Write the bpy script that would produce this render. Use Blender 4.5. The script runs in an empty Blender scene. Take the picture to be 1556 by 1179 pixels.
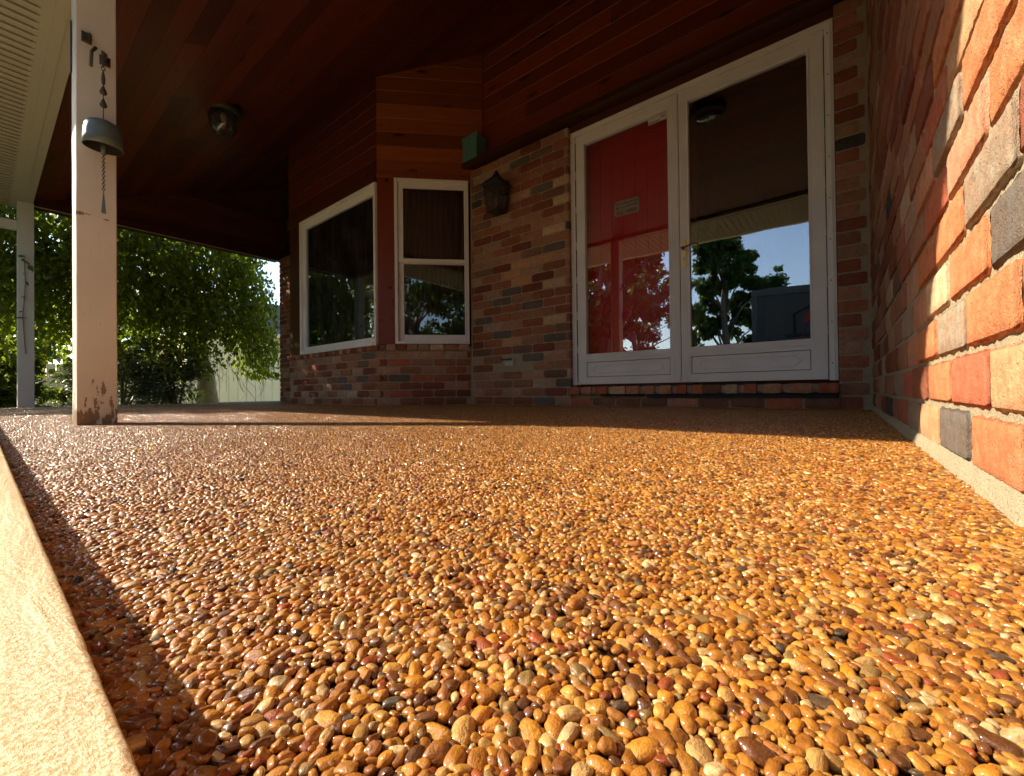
import bpy, bmesh, math, random
import numpy as np
from mathutils import Vector, Matrix, Euler, noise
S = bpy.context.scene
COL = S.collection
R = math.radians
random.seed(11); rng = np.random.default_rng(7)

# ---------------------------------------------------------------- camera
CAM = Vector((-.1274, -3.0181, .124))
cd = bpy.data.cameras.new('camera'); cam = bpy.data.objects.new('camera', cd); COL.objects.link(cam)
cd.sensor_width = 36; cd.lens = 36 * 637.82 / 1556; cd.clip_start = .01; cd.clip_end = 2000
YAW, PIT, ROL = R(38.2491), R(.4394), R(.6385)
cam.matrix_world = Matrix.Translation(CAM) @ Matrix.Rotation(YAW, 4, 'Z') @ Matrix.Rotation(R(90) + PIT, 4, 'X') @ Matrix.Rotation(-ROL, 4, 'Z')
S.camera = cam

# ---------------------------------------------------------------- sky, sun, exposure
LD = Vector((1.724, 1.0, -1.24)).normalized()
elev = math.asin(-LD.z); azi = math.atan2(-LD.x, -LD.y)
w = bpy.data.worlds.new('World'); S.world = w; w.use_nodes = True
nt = w.node_tree; nt.nodes.clear()
sky = nt.nodes.new('ShaderNodeTexSky'); sky.sky_type = 'NISHITA'; sky.sun_disc = False
sky.sun_elevation = elev; sky.sun_rotation = azi % (2 * math.pi); sky.air_density = 1.0; sky.dust_density = .8
bg = nt.nodes.new('ShaderNodeBackground'); bg.inputs['Strength'].default_value = .15
wo = nt.nodes.new('ShaderNodeOutputWorld')
nt.links.new(sky.outputs[0], bg.inputs[0]); nt.links.new(bg.outputs[0], wo.inputs[0])
sd = bpy.data.lights.new('sun', 'SUN'); sd.energy = 5.0; sd.angle = R(.53); sd.color = (1, .87, .68)
sun = bpy.data.objects.new('sun', sd); COL.objects.link(sun); sun.rotation_euler = LD.to_track_quat('-Z', 'Y').to_euler()
S.view_settings.view_transform = 'Standard'; S.view_settings.look = 'None'
S.view_settings.gamma = 1; S.view_settings.use_curve_mapping = False
S.view_settings.exposure = 1.12

def project(p):
    v = cam.matrix_world.inverted() @ Vector(p)
    if v.z > -.01: return None
    return (512 + 419.7 * v.x / -v.z, 388 - 419.7 * v.y / -v.z, -v.z)
CAMI = cam.matrix_world.inverted()
def project(p):
    v = CAMI @ Vector(p)
    if v.z > -.01: return None
    return (512 + 419.7 * v.x / -v.z, 388 - 419.7 * v.y / -v.z, -v.z)

# ---------------------------------------------------------------- node helpers
def mat(name):
    m = bpy.data.materials.new(name); m.use_nodes = True; m.node_tree.nodes.clear(); return m
class G:
    def __init__(s, m): s.t = m.node_tree; s.n = s.t.nodes; s.l = s.t.links
    def new(s, typ, **k):
        n = s.n.new(typ)
        for a, b in k.items():
            if a.startswith('i_'):
                key = a[2:]; key = int(key) if key.isdigit() else key.replace('_', ' ')
                s.put(n.inputs[key], b)
            else: setattr(n, a, b)
        return n
    def put(s, sock, v):
        if isinstance(v, bpy.types.NodeSocket): s.l.new(v, sock)
        elif isinstance(v, bpy.types.Node): s.l.new(v.outputs[0], sock)
        else: sock.default_value = v
    def noise(s, vec, scale, detail=4, rough=.55, dist=0):
        n = s.new('ShaderNodeTexNoise', i_Scale=scale, i_Detail=detail, i_Roughness=rough, i_Distortion=dist)
        if vec is not None: s.put(n.inputs['Vector'], vec)
        return n.outputs['Fac']
    def mapping(s, vec, scale=(1, 1, 1), loc=(0, 0, 0)):
        n = s.new('ShaderNodeMapping'); s.put(n.inputs['Vector'], vec); n.inputs['Scale'].default_value = scale
        s.put(n.inputs['Location'], loc); return n.outputs[0]
    def ramp(s, fac, stops, interp='LINEAR'):
        n = s.new('ShaderNodeValToRGB'); s.put(n.inputs[0], fac); r = n.color_ramp; r.interpolation = interp
        while len(r.elements) > 1: r.elements.remove(r.elements[-1])
        for i, (p, c) in enumerate(stops):
            e = r.elements[0] if i == 0 else r.elements.new(p)
            e.position = p; e.color = (*c, 1) if len(c) == 3 else c
        return n.outputs[0]
    def mix(s, fac, a, b, mode='MIX'):
        n = s.new('ShaderNodeMix', data_type='RGBA', blend_type=mode)
        s.put(n.inputs[0], fac)
        for k, v in ((6, a), (7, b)):
            if isinstance(v, tuple) and len(v) == 3: v = (*v, 1)
            s.put(n.inputs[k], v)
        return n.outputs[2]
    def math(s, op, a, b=0.0, c=None):
        n = s.new('ShaderNodeMath', operation=op); s.put(n.inputs[0], a); s.put(n.inputs[1], b)
        if c is not None: s.put(n.inputs[2], c)
        return n.outputs[0]
    def bump(s, h, strength=.3, dist=.01, normal=None):
        n = s.new('ShaderNodeBump', i_Strength=strength, i_Distance=dist, i_Height=h)
        if normal is not None: s.put(n.inputs['Normal'], normal)
        return n.outputs[0]
    def bsdf(s, color, rough=.6, normal=None, metal=0, spec=.5, **k):
        n = s.new('ShaderNodeBsdfPrincipled')
        if isinstance(color, tuple) and len(color) == 3: color = (*color, 1)
        s.put(n.inputs['Base Color'], color); s.put(n.inputs['Roughness'], rough); n.inputs['Metallic'].default_value = metal
        n.inputs['Specular IOR Level'].default_value = spec
        for a, b in k.items(): s.put(n.inputs[a.replace('_', ' ')], b)
        if normal is not None: s.put(n.inputs['Normal'], normal)
        return n.outputs[0]
    def out(s, sh): o = s.new('ShaderNodeOutputMaterial'); s.l.new(sh, o.inputs[0])
    @property
    def gen(s): return s.new('ShaderNodeTexCoord').outputs['Object']
    @property
    def pos(s): return s.new('ShaderNodeNewGeometry').outputs['Position']
    @property
    def rnd(s): return s.new('ShaderNodeObjectInfo').outputs['Random']
    @property
    def ocol(s): return s.new('ShaderNodeObjectInfo').outputs['Color']
    def attr(s, name, fac=False):
        n = s.new('ShaderNodeAttribute', attribute_name=name); return n.outputs['Fac' if fac else 'Color']

def simple(name, color, rough=.6, metal=0, bump_s=0, bump_scale=60, var=.12, vscale=8, spec=.5):
    m = mat(name); g = G(m); p = g.gen
    n = g.noise(p, vscale, 5)
    c = g.mix(n, tuple(x * (1 - var) for x in color), tuple(min(1, x * (1 + var)) for x in color))
    nm = g.bump(g.noise(p, bump_scale, 3), bump_s, .003) if bump_s else None
    g.out(g.bsdf(c, rough, nm, metal, spec)); return m

# ---------------------------------------------------------------- materials
PEB = [(.0, (.31, .11, .010)), (.12, (.42, .17, .018)), (.24, (.48, .23, .036)), (.32, (.15, .045, .007)), (.39, (.50, .28, .075)),
       (.46, (.34, .125, .012)), (.54, (.54, .34, .12)), (.59, (.10, .032, .006)), (.66, (.45, .19, .020)), (.75, (.27, .05, .010)),
       (.785, (.44, .17, .045)), (.83, (.24, .15, .045)), (.87, (.47, .18, .012)), (.935, (.62, .44, .20)), (.962, (.05, .04, .025)), (.974, (.40, .15, .02))]
def pebble_mat(name, attr=None):
    m = mat(name); g = G(m)
    r = g.attr(attr, True) if attr else g.rnd
    c = g.ramp(r, PEB, 'CONSTANT')
    p = g.gen if not attr else g.mapping(g.pos, (1000 / 3.4,) * 3)
    off = g.new('ShaderNodeVectorMath', operation='ADD'); g.put(off.inputs[0], p)
    cmb = g.new('ShaderNodeCombineXYZ'); g.put(cmb.inputs[0], g.math('MULTIPLY', r, 97.0)); g.put(cmb.inputs[1], g.math('MULTIPLY', r, 41.0)); g.put(off.inputs[1], cmb.outputs[0])
    p = off.outputs[0]
    n1 = g.noise(p, 1.1, 4, .6, .6); n2 = g.noise(p, 9, 3)
    c = g.mix(g.ramp(n1, [(.38, (0, 0, 0)), (.68, (1, 1, 1))]), c, g.mix(.5, c, (.12, .042, .008)))
    c = g.mix(g.ramp(n2, [(.58, (0, 0, 0)), (.78, (.35, .35, .35))]), c, (.55, .33, .12))
    vn = g.new('ShaderNodeHueSaturation'); g.put(vn.inputs['Value'], g.math('MULTIPLY_ADD', g.math('FRACT', g.math('MULTIPLY', r, 137.3)), .5, .78)); g.put(vn.inputs['Color'], c)
    nm = g.bump(g.noise(p, 5, 3), .25, .15)
    g.out(g.bsdf(vn.outputs[0], g.math('MULTIPLY_ADD', n1, .2, .4), nm, 0, .25, Coat_Weight=1.0, Coat_Roughness=.085, Coat_IOR=1.5))
    return m
M_PEB = pebble_mat('pebble'); M_PEBT = pebble_mat('pebble_fine', 'rnd')

m = mat('resin'); g = G(m); n = g.noise(g.pos, 900, 3)
g.out(g.bsdf(g.mix(n, (.02, .008, .004), (.06, .024, .009)), .35, g.bump(n, .6, .002))); M_RESIN = m

def brick_mat(name, attr=None, rough=.85):
    m = mat(name); g = G(m)
    base = g.attr(attr) if attr else g.ocol
    p = g.pos
    n1 = g.noise(p, 14, 5, .6); n2 = g.noise(p, 60, 4, .65); n3 = g.noise(p, 420, 3, .7)
    c = g.mix(g.math('MULTIPLY', n1, .55), base, g.mix(1, base, (1.35, .95, .78), 'MULTIPLY'))
    c = g.mix(g.ramp(n2, [(.42, (0, 0, 0)), (.7, (.55, .55, .55))]), c, g.mix(1, base, (.55, .5, .5), 'MULTIPLY'))
    c = g.mix(g.ramp(n3, [(.6, (0, 0, 0)), (.78, (.45, .45, .45))]), c, (.62, .5, .38))
    c = g.mix(g.ramp(g.noise(p, 33, 6, .75), [(.63, (0, 0, 0)), (.72, (.5, .5, .5))]), c, (.52, .46, .38))
    c = g.mix(g.ramp(g.noise(p, 26, 3, .5), [(.45, (0, 0, 0)), (.72, (.55, .55, .55))]), c, g.mix(1, base, (1.12, 1.5, 1.7), 'MULTIPLY'))
    c = g.mix(g.ramp(g.noise(p, 210, 2, .5), [(.66, (0, 0, 0)), (.7, (.8, .8, .8))]), c, g.mix(1, base, (.35, .3, .3), 'MULTIPLY'))
    c = g.mix(1, c, g.ramp(g.noise(p, 1.6, 4, .6), [(.3, (.72, .70, .68)), (.7, (1.12, 1.1, 1.08))]), 'MULTIPLY')
    h = g.math('ADD', g.math('MULTIPLY', n2, 1.1), g.math('MULTIPLY', n3, .7))
    g.out(g.bsdf(c, rough, g.bump(h, 1.0, .0045), 0, .2)); return m
M_BRICK = brick_mat('brick'); M_BRICKA = brick_mat('brick_far', 'col')

m = mat('mortar'); g = G(m); p = g.pos
n = g.noise(p, 30, 5, .6); n2 = g.noise(p, 420, 3, .8); n3 = g.noise(p, 120, 4, .7)
c = g.mix(n, (.40, .33, .21), (.56, .47, .31)); c = g.mix(g.ramp(n2, [(.36, (.9, .9, .9)), (.5, (0, 0, 0))]), c, (.16, .13, .1))
g.out(g.bsdf(c, .95, g.bump(g.math('ADD', n3, n2), .9, .004), 0, .2)); M_MORTAR = m

def wood_mat(name, a, b, scale=1.0, rough=.38, gloss=.4):
    m = mat(name); g = G(m)
    r = g.rnd; p = g.gen
    off = g.new('ShaderNodeVectorMath', operation='ADD'); g.put(off.inputs[0], p)
    cmb = g.new('ShaderNodeCombineXYZ'); g.put(cmb.inputs[0], g.math('MULTIPLY', r, 31.0)); g.put(cmb.inputs[1], g.math('MULTIPLY', r, 13.0)); g.put(off.inputs[1], cmb.outputs[0])
    p = off.outputs[0]
    n1 = g.noise(g.mapping(p, (1.2, 26, 26)), 1.6 * scale, 5, .6, .7)
    n2 = g.noise(g.mapping(p, (3, 90, 90)), 2.2 * scale, 4)
    c = g.mix(n1, a, b); c = g.mix(g.math('MULTIPLY', n2, .5), c, g.mix(1, c, (.4, .35, .3), 'MULTIPLY'))
    vo = g.new('ShaderNodeTexVoronoi', i_Scale=1.0); g.put(vo.inputs['Vector'], g.mapping(p, (2.4, 8, 8)))
    c = g.mix(g.ramp(vo.outputs['Distance'], [(.08, (.85, .85, .85)), (.19, (.0, .0, .0))]), c, (.018, .007, .004))
    hs = g.new('ShaderNodeHueSaturation'); g.put(hs.inputs['Value'], g.math('MULTIPLY_ADD', r, .7, .6)); g.put(hs.inputs['Color'], c)
    g.out(g.bsdf(hs.outputs[0], rough, g.bump(n1, .15, .002), 0, gloss)); return m
M_WOOD = wood_mat('cedar_board', (.16, .034, .012), (.085, .016, .006))
M_CLAD_LIT = wood_mat('lit_cedar_cladding', (.48, .145, .038), (.24, .06, .016), rough=.28)  # slanting bay side only: side light is put into the brighter colour
M_REDW = wood_mat('red_cedar_board', (.27, .055, .015), (.15, .026, .008))
M_DWOOD = wood_mat('dark_cedar', (.12, .035, .014), (.07, .02, .009))

def paint_mat(name, col, under=(.16, .1, .06), wear=.5, low=0, grime=.3):
    """painted wood: chips to bare wood, more of them near the foot of the piece"""
    m = mat(name); g = G(m); p = g.pos
    n = g.noise(g.mapping(p, (1, 1, .35)), 28, 6, .65); n2 = g.noise(p, 4, 4); n3 = g.noise(g.mapping(p, (1, 1, .08)), 90, 4, .6)
    c = g.mix(g.ramp(n2, [(.35, (0, 0, 0)), (.8, (grime, grime, grime))]), col, tuple(x * .62 for x in col))
    c = g.mix(g.ramp(n3, [(.6, (0, 0, 0)), (.85, (.35, .35, .35))]), c, tuple(x * .6 for x in col))
    sp = g.noise(p, 160, 2)
    c = g.mix(g.ramp(sp, [(.72, (0, 0, 0)), (.76, (.7, .7, .7))]), c, (.12, .09, .07))
    h = n
    if low:
        z = g.new('ShaderNodeSeparateXYZ'); g.put(z.inputs[0], p)
        up = g.ramp(z.outputs[2], [(0.0, (.33, .33, .33)), (.10 * low, (.21, .21, .21)), (.24 * low, (0.03, .03, .03)), (1, (0, 0, 0))])
        ring = g.ramp(z.outputs[2], [(.0, (0, 0, 0)), (.452, (0, 0, 0)), (.463, (.19, .19, .19)), (.472, (0, 0, 0)), (.33, (0, 0, 0)), (.345, (.12, .12, .12)), (.36, (0, 0, 0))]) if False else None
        zz_ = g.math('ABSOLUTE', g.math('SUBTRACT', g.math('ADD', z.outputs[2], g.math('MULTIPLY', g.noise(p, 9, 2), .05)), .925))
        ring = g.ramp(zz_, [(0, (.29, .29, .29)), (.012, (0, 0, 0))])
        h = g.math('ADD', g.math('ADD', n, up), ring)
    k = g.ramp(h, [(wear, (0, 0, 0)), (wear + .02, (1, 1, 1))])
    wood = g.mix(n3, tuple(x * .6 for x in under), tuple(x * 1.5 for x in under))
    c = g.mix(k, c, wood)
    g.out(g.bsdf(c, .5, g.bump(g.math('SUBTRACT', g.math('MULTIPLY', n3, .3), k), .5, .002), 0, .35)); return m
M_POST = paint_mat('post_paint', (.76, .71, .62), (.26, .19, .12), .715, 1.0)
M_WHITE = paint_mat('white_frame_paint', (.88, .88, .85), (.13, .11, .09), .78, 0, .35)
M_RAIL = paint_mat('rail_paint', (.62, .64, .60), (.2, .16, .12), .74)
M_SOFF = simple('soffit_vinyl', (.38, .37, .31), .5, bump_s=.1, var=.05)
M_TRIM = simple('roof_trim', (.28, .22, .17), .5)
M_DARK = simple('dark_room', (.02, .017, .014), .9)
M_CURT = simple('curtain', (.09, .045, .022), .9, vscale=3, var=.4)
M_BLACK = simple('black_line', (.012, .012, .012), .7)
M_GREY = simple('outlet_plate', (.42, .45, .42), .45)
M_BRASS = simple('brass', (.95, .70, .25), .35, .15)
M_BRONZE = simple('bronze_lever', (.12, .075, .04), .35, 1)
M_IRON = simple('lantern_iron', (.05, .045, .04), .55, .3, bump_s=.4)
M_TEAL = simple('teal_paint', (.09, .23, .19), .6, vscale=20, var=.2)
M_BELL = simple('bell_metal', (.13, .165, .16), .5, .25, bump_s=.5, bump_scale=25, var=.3, vscale=20)
M_CHAIN = simple('chain_metal', (.10, .085, .07), .6, .6, bump_s=.6)
M_PLAQ = simple('plaque_stone', (.66, .60, .44), .8, bump_s=.5, vscale=30, var=.2)
M_STICK = simple('sticker', (.7, .68, .66), .5)
M_SHING = simple('roof_shingle', (.13, .14, .16), .9, bump_s=.6, vscale=3, var=.4)
M_CREAM = simple('cream_siding', (.93, .74, .40), .6, vscale=2, var=.1)
M_TRAIL = simple('trailer_skin', (.085, .085, .078), .75, 0, vscale=1, var=.12)
M_TRIMM = simple('trailer_trim', (.12, .125, .12), .8, .0)
M_REDP = simple('red_print', (.45, .03, .03), .5)
M_RUB = simple('rubber', (.02, .02, .02), .8)

m = mat('red_door_paint'); g = G(m); p = g.pos
n = g.noise(p, 5, 4); g.out(g.bsdf(g.mix(n, (.84, .0, .006), (.9, .0, .014)), .3, g.bump(g.noise(g.mapping(p, (40, 1, 2)), 6, 4), .15, .002), 0, .5)); M_RED = m

def glass_mat(name, boost=1.6, tint=.9, dirt=.06):
    m = mat(name); g = G(m)
    fr = g.new('ShaderNodeFresnel', i_IOR=1.5); f = g.math('MULTIPLY_ADD', fr.outputs[0], boost, .05)
    n = g.noise(g.pos, 1.6, 2)
    tr = g.new('ShaderNodeBsdfTransparent', i_Color=(tint, tint, tint, 1))
    gl = g.new('ShaderNodeBsdfGlossy', i_Color=(.9, .95, 1, 1), i_Roughness=0.0); g.put(gl.inputs['Normal'], g.bump(n, .10, .01))
    mx = g.new('ShaderNodeMixShader'); g.put(mx.inputs[0], f); g.put(mx.inputs[1], tr.outputs[0]); g.put(mx.inputs[2], gl.outputs[0])
    df = g.new('ShaderNodeBsdfDiffuse', i_Color=(.5, .48, .42, 1))
    d = g.ramp(g.noise(g.mapping(g.pos, (9, 9, 1.2)), 2.5, 6, .7), [(.45, (0, 0, 0)), (.8, (dirt, dirt, dirt))])
    m2 = g.new('ShaderNodeMixShader'); g.put(m2.inputs[0], d); g.put(m2.inputs[1], mx.outputs[0]); g.put(m2.inputs[2], df.outputs[0])
    g.out(m2.outputs[0]); return m
M_GLASS = glass_mat('storm_glass', 2.7, .96, .02); M_WGLASS = glass_mat('window_glass', .9, .8, .08); M_BULB = glass_mat('lamp_glass', 1.0, .6, .15)

m = mat('sandy_concrete'); g = G(m); p = g.pos
n = g.noise(p, 620, 5, .75); rt = g.new('ShaderNodeMapping'); g.put(rt.inputs['Vector'], p); rt.inputs['Rotation'].default_value = (0, 0, R(-38)); rt.inputs['Scale'].default_value = (1, 7, 1)
n2 = g.noise(rt.outputs[0], 9, 4, .55, .4); n3 = g.noise(p, 45, 5, .7)
c = g.mix(n3, (.74, .56, .32), (.86, .72, .48)); c = g.mix(g.ramp(n, [(.42, (.95, .95, .95)), (.54, (0, 0, 0))]), c, (.58, .33, .12))
g.out(g.bsdf(c, g.math('MULTIPLY_ADD', n2, .4, .25), g.bump(g.math('ADD', g.math('MULTIPLY', n2, 1.5), g.math('MULTIPLY', n, .6)), .6, .004), 0, .5)); M_SLAB = m

m = mat('lawn'); g = G(m); p = g.pos
n = g.noise(p, 3, 6, .7); g.out(g.bsdf(g.mix(n, (.05, .085, .02), (.12, .15, .045)), .9, g.bump(g.noise(p, 40, 4), 1, .05))); M_LAWN = m

def leaf_mat(name, a, b, tr=.4):
    m = mat(name); g = G(m)
    v = g.attr('rnd', True); c = g.mix(v, a, b)
    d = g.bsdf(c, .42, None, 0, .35)
    t = g.new('ShaderNodeBsdfTranslucent'); g.put(t.inputs[0], g.mix(1, c, (1.5, 1.6, .5), 'MULTIPLY'))
    mx = g.new('ShaderNodeMixShader', i_0=tr); g.put(mx.inputs[1], d); g.put(mx.inputs[2], t.outputs[0]); g.out(mx.outputs[0]); return m
M_LEAF = leaf_mat('vine_leaf', (.09, .125, .02), (.27, .31, .045), .52)
M_LEAF2 = leaf_mat('dark_leaf', (.04, .08, .022), (.11, .17, .04), .35)
M_NEED = leaf_mat('needle_leaf', (.07, .10, .055), (.17, .20, .12), .25)
M_FLOW = leaf_mat('red_petal', (.35, .01, .02), (.5, .03, .05), .3)
M_BARK = simple('bark', (.21, .16, .11), .9, bump_s=1, bump_scale=18, vscale=6, var=.35)
M_LTRUNK = simple('pale_trunk', (.34, .29, .21), .9, bump_s=1, bump_scale=18, vscale=6, var=.25)

# ---------------------------------------------------------------- mesh helpers
def tag(o, label=None, cat=None, group=None, kind=None):
    if label: o['label'] = label
    if cat: o['category'] = cat
    if group: o['group'] = group
    if kind: o['kind'] = kind
    return o
class MB:
    def __init__(s): s.v = []; s.f = []
    def add(s, vs, fs):
        k = len(s.v); s.v += [tuple(x) for x in vs]; s.f += [tuple(i + k for i in f) for f in fs]; return s
    def box(s, x0, x1, y0, y1, z0, z1, M=None):
        vs = [Vector(p) for p in ((x0, y0, z0), (x1, y0, z0), (x1, y1, z0), (x0, y1, z0), (x0, y0, z1), (x1, y0, z1), (x1, y1, z1), (x0, y1, z1))]
        if M: vs = [M @ p for p in vs]
        return s.add(vs, [(0, 3, 2, 1), (4, 5, 6, 7), (0, 1, 5, 4), (1, 2, 6, 5), (2, 3, 7, 6), (3, 0, 4, 7)])
    def tube(s, pts, rad, n=8, cap=True):
        pts = [Vector(p) for p in pts]; rad = rad if hasattr(rad, '__len__') else [rad] * len(pts)
        rings = []; up = Vector((.31, .17, .93))
        for i, p in enumerate(pts):
            d = (pts[min(i + 1, len(pts) - 1)] - pts[max(i - 1, 0)]).normalized()
            a = d.cross(up);
            if a.length < .05: a = d.cross(Vector((1, 0, 0)))
            a.normalize(); b = d.cross(a)
            rings.append([p + (a * math.cos(2 * math.pi * j / n) + b * math.sin(2 * math.pi * j / n)) * rad[i] for j in range(n)])
        vs = [q for r_ in rings for q in r_]; fs = []
        for i in range(len(pts) - 1):
            for j in range(n): fs.append((i * n + j, i * n + (j + 1) % n, (i + 1) * n + (j + 1) % n, (i + 1) * n + j))
        if cap: fs += [tuple(reversed(range(n))), tuple(range(len(vs) - n, len(vs)))]
        return s.add(vs, fs)
    def lathe(s, prof, n=32, M=None):
        vs = []; fs = []
        for (r_, z) in prof:
            for j in range(n):
                p = Vector((r_ * math.cos(2 * math.pi * j / n), r_ * math.sin(2 * math.pi * j / n), z)); vs.append(M @ p if M else p)
        for i in range(len(prof) - 1):
            for j in range(n): fs.append((i * n + j, i * n + (j + 1) % n, (i + 1) * n + (j + 1) % n, (i + 1) * n + j))
        return s.add(vs, fs)
    def prism(s, poly, y0, y1):   # poly in (x,z)
        n = len(poly); vs = [(x, y0, z) for x, z in poly] + [(x, y1, z) for x, z in poly]
        return s.add(vs, [tuple(range(n)), tuple(reversed(range(n, 2 * n)))] + [(i, i + n, (i + 1) % n + n, (i + 1) % n) for i in range(n)])
    def mesh(s, name, m, smooth=False):
        me = bpy.data.meshes.new(name); me.from_pydata(s.v, [], s.f); me.validate()
        bm = bmesh.new(); bm.from_mesh(me); bmesh.ops.recalc_face_normals(bm, faces=bm.faces); bm.to_mesh(me); bm.free()
        if m: me.materials.append(m)
        if smooth: me.polygons.foreach_set('use_smooth', [True] * len(me.polygons))
        return me
    def obj(s, name, m, parent=None, smooth=False, bevel=0, seg=2):
        me = s.mesh(name, m, smooth); o = bpy.data.objects.new(name, me); COL.objects.link(o); o.parent = parent
        if bevel:
            b = o.modifiers.new('bevel', 'BEVEL'); b.width = bevel; b.segments = seg; b.limit_method = 'ANGLE'; b.angle_limit = R(40)
        return o
def empty(name, loc=(0, 0, 0), rz=0):
    o = bpy.data.objects.new(name, None); COL.objects.link(o); o.location = loc; o.rotation_euler = (0, 0, rz); o.empty_display_size = .1; return o
def link(name, me, parent=None, M=None):
    o = bpy.data.objects.new(name, me); COL.objects.link(o); o.parent = parent
    if M is not None: o.matrix_world = M if parent is None else M
    return o

# ---------------------------------------------------------------- ground
o = MB().add([(-400, -400, -.16), (400, -400, -.16), (400, 400, -.16), (-400, 400, -.16)], [(0, 1, 2, 3)]).obj('ground', M_LAWN); tag(o, kind='structure')
floor = MB().box(-7.47, 0.01, -2.9955, .004, -.15, -.0038).obj('porch_floor', M_RESIN); tag(floor, kind='structure')
sb = MB()                                                  # raised sandy border slab the camera looks over
nx = 500; ys = [-2.9955, -2.9955, -2.9962, -2.998, -3.02, -3.2, -3.5, -3.9, -3.9]; zs = [-.15, .0375, .0393, .04, .04, .04, .04, .04, -.15]
vs = []; fs = []
for i in range(nx + 1):
    x = .02 - 7.5 * (i / nx) ** 2.2
    for k, (y, z) in enumerate(zip(ys, zs)):
        wob = (noise.noise(Vector((x * 160, y * 3, 5))) * .0005 + noise.noise(Vector((x * 4, 0, 1))) * .0006) if 0 < k < 4 else 0
        vs.append((x, y + wob, z + (noise.noise(Vector((x * 9, y * 9, 3))) * .0008 if 1 < k < 7 else 0)))
n9 = len(ys)
for i in range(nx):
    for k in range(n9 - 1): fs.append((i * n9 + k, i * n9 + k + 1, (i + 1) * n9 + k + 1, (i + 1) * n9 + k))
o = sb.add(vs, fs).obj('path', M_SLAB, smooth=True); tag(o, kind='structure')

# ---------------------------------------------------------------- pebbles
def ico(sub):
    bm = bmesh.new(); bmesh.ops.create_icosphere(bm, subdivisions=sub, radius=1)
    v = np.array([q.co[:] for q in bm.verts]); f = [tuple(x.index for x in q.verts) for q in bm.faces]; bm.free(); return v, f
def pebble_shape(v, k):
    rr = random.Random(k); a, b, c = rr.uniform(1.05, 1.42), rr.uniform(.78, .95), rr.uniform(.58, .85)
    e = rr.uniform(.78, 1.0); out = []
    for p in v:
        q = Vector([math.copysign(abs(t) ** e, t) for t in p])
        d = 1 + .19 * noise.noise(Vector(p) * 1.0 + Vector((k * 7.1, 0, 0))) + .05 * noise.noise(Vector(p) * 2.6 + Vector((k * 3.3, 4, 0)))
        out.append((q.x * a * d, q.y * b * d, q.z * c * d))
    return out
v4, f4 = ico(4); v1, f1 = ico(1); protos = []
pc = bpy.data.collections.new('pebble_kinds')
for k in range(16):
    mb = MB(); mb.add(pebble_shape(v4, k), f4); me = mb.mesh('pebble', M_PEB, True); protos.append(me)
    po = bpy.data.objects.new('kind_%02d' % k, me); pc.objects.link(po)
TS = .5
def make_tile(seed):
    r_ = np.random.default_rng(seed); tot = 0; rad = []
    rad = np.clip(np.exp(r_.normal(math.log(.00232), .35, 20000)), .0012, .0049)
    cum = np.cumsum(math.pi * rad ** 2); n = int(np.searchsorted(cum, .97 * TS * TS)); rad = rad[:n]
    P = r_.uniform(0, TS, (n, 2)); cell = .0125; nc = int(TS / cell); CAP = 60
    for it in range(46):
        ij = np.minimum((P / TS * nc).astype(int), nc - 1); cid = ij[:, 0] * nc + ij[:, 1]
        order = np.argsort(cid, kind='stable'); sc = cid[order]; start = np.searchsorted(sc, np.arange(nc * nc)); rank = np.arange(n) - start[sc]
        tab = -np.ones((nc * nc, CAP), int); ok = rank < CAP; tab[sc[ok], rank[ok]] = order[ok]
        mv = np.zeros_like(P)
        for dx in (-1, 0, 1):
            for dy in (-1, 0, 1):
                nb = tab[((ij[:, 0] + dx) % nc) * nc + (ij[:, 1] + dy) % nc]
                d = P[:, None, :] - P[nb]; d -= TS * np.round(d / TS)
                L = np.sqrt((d ** 2).sum(2)) + 1e-9; ov = (rad[:, None] + rad[nb]) - L
                ov[(nb < 0) | (nb == np.arange(n)[:, None]) | (ov < 0)] = 0
                mv += (d / L[..., None] * (ov * .42 * (rad[nb] / (rad[:, None] + rad[nb])) * 1.6)[..., None]).sum(1)
        P = (P + np.clip(mv, -.003, .003)) % TS
    return P, rad
TP, TR = make_tile(3); NT = len(TP)
nf = NT // 2                                                # small stones wedged lower between the others
FP = rng.uniform(0, TS, (nf, 2)); FR = rng.uniform(.0011, .0021, nf)
AP = np.vstack([TP, FP]); AR = np.concatenate([TR, FR]); low = np.concatenate([np.zeros(NT), np.ones(nf)])
def params(n, rad, low, rg):
    rot = np.stack([rg.normal(0, .26, n), rg.normal(0, .26, n), rg.uniform(0, 6.283, n)], 1)
    sc = np.stack([rad * rg.uniform(.92, 1.15, n), rad * rg.uniform(.92, 1.1, n), rad * rg.uniform(.85, 1.15, n)], 1)
    z = -.60 * sc[:, 2] - .0003 + rg.normal(0, .0006, n) - low * .0016 - np.clip(.0027 - rad, 0, 1) * .35 * (1 - low)
    return rot, sc, z
near = []; far = []
for i in range(15):
    for j in range(6):
        cx, cy = -TS * (i + .5), -2.9955 + TS * (j + .5)
        (near if (cx - CAM.x) ** 2 + (cy - CAM.y) ** 2 < 1.45 ** 2 else far).append((-TS * (i + 1), -2.9955 + TS * j))
pts = []; rots = []; scs = []
for (x0, y0) in near:
    rot, sc, z = params(len(AP), AR, low, rng)
    p = np.column_stack([AP[:, 0] + x0, AP[:, 1] + y0, z]); k = (p[:, 0] < -.004) & (p[:, 1] > -2.9955 + .7 * AR)
    pts.append(p[k]); rots.append(rot[k]); scs.append(sc[k])
pts = np.vstack(pts); rots = np.vstack(rots); scs = np.vstack(scs); idx = rng.integers(0, 16, len(pts))
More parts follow.
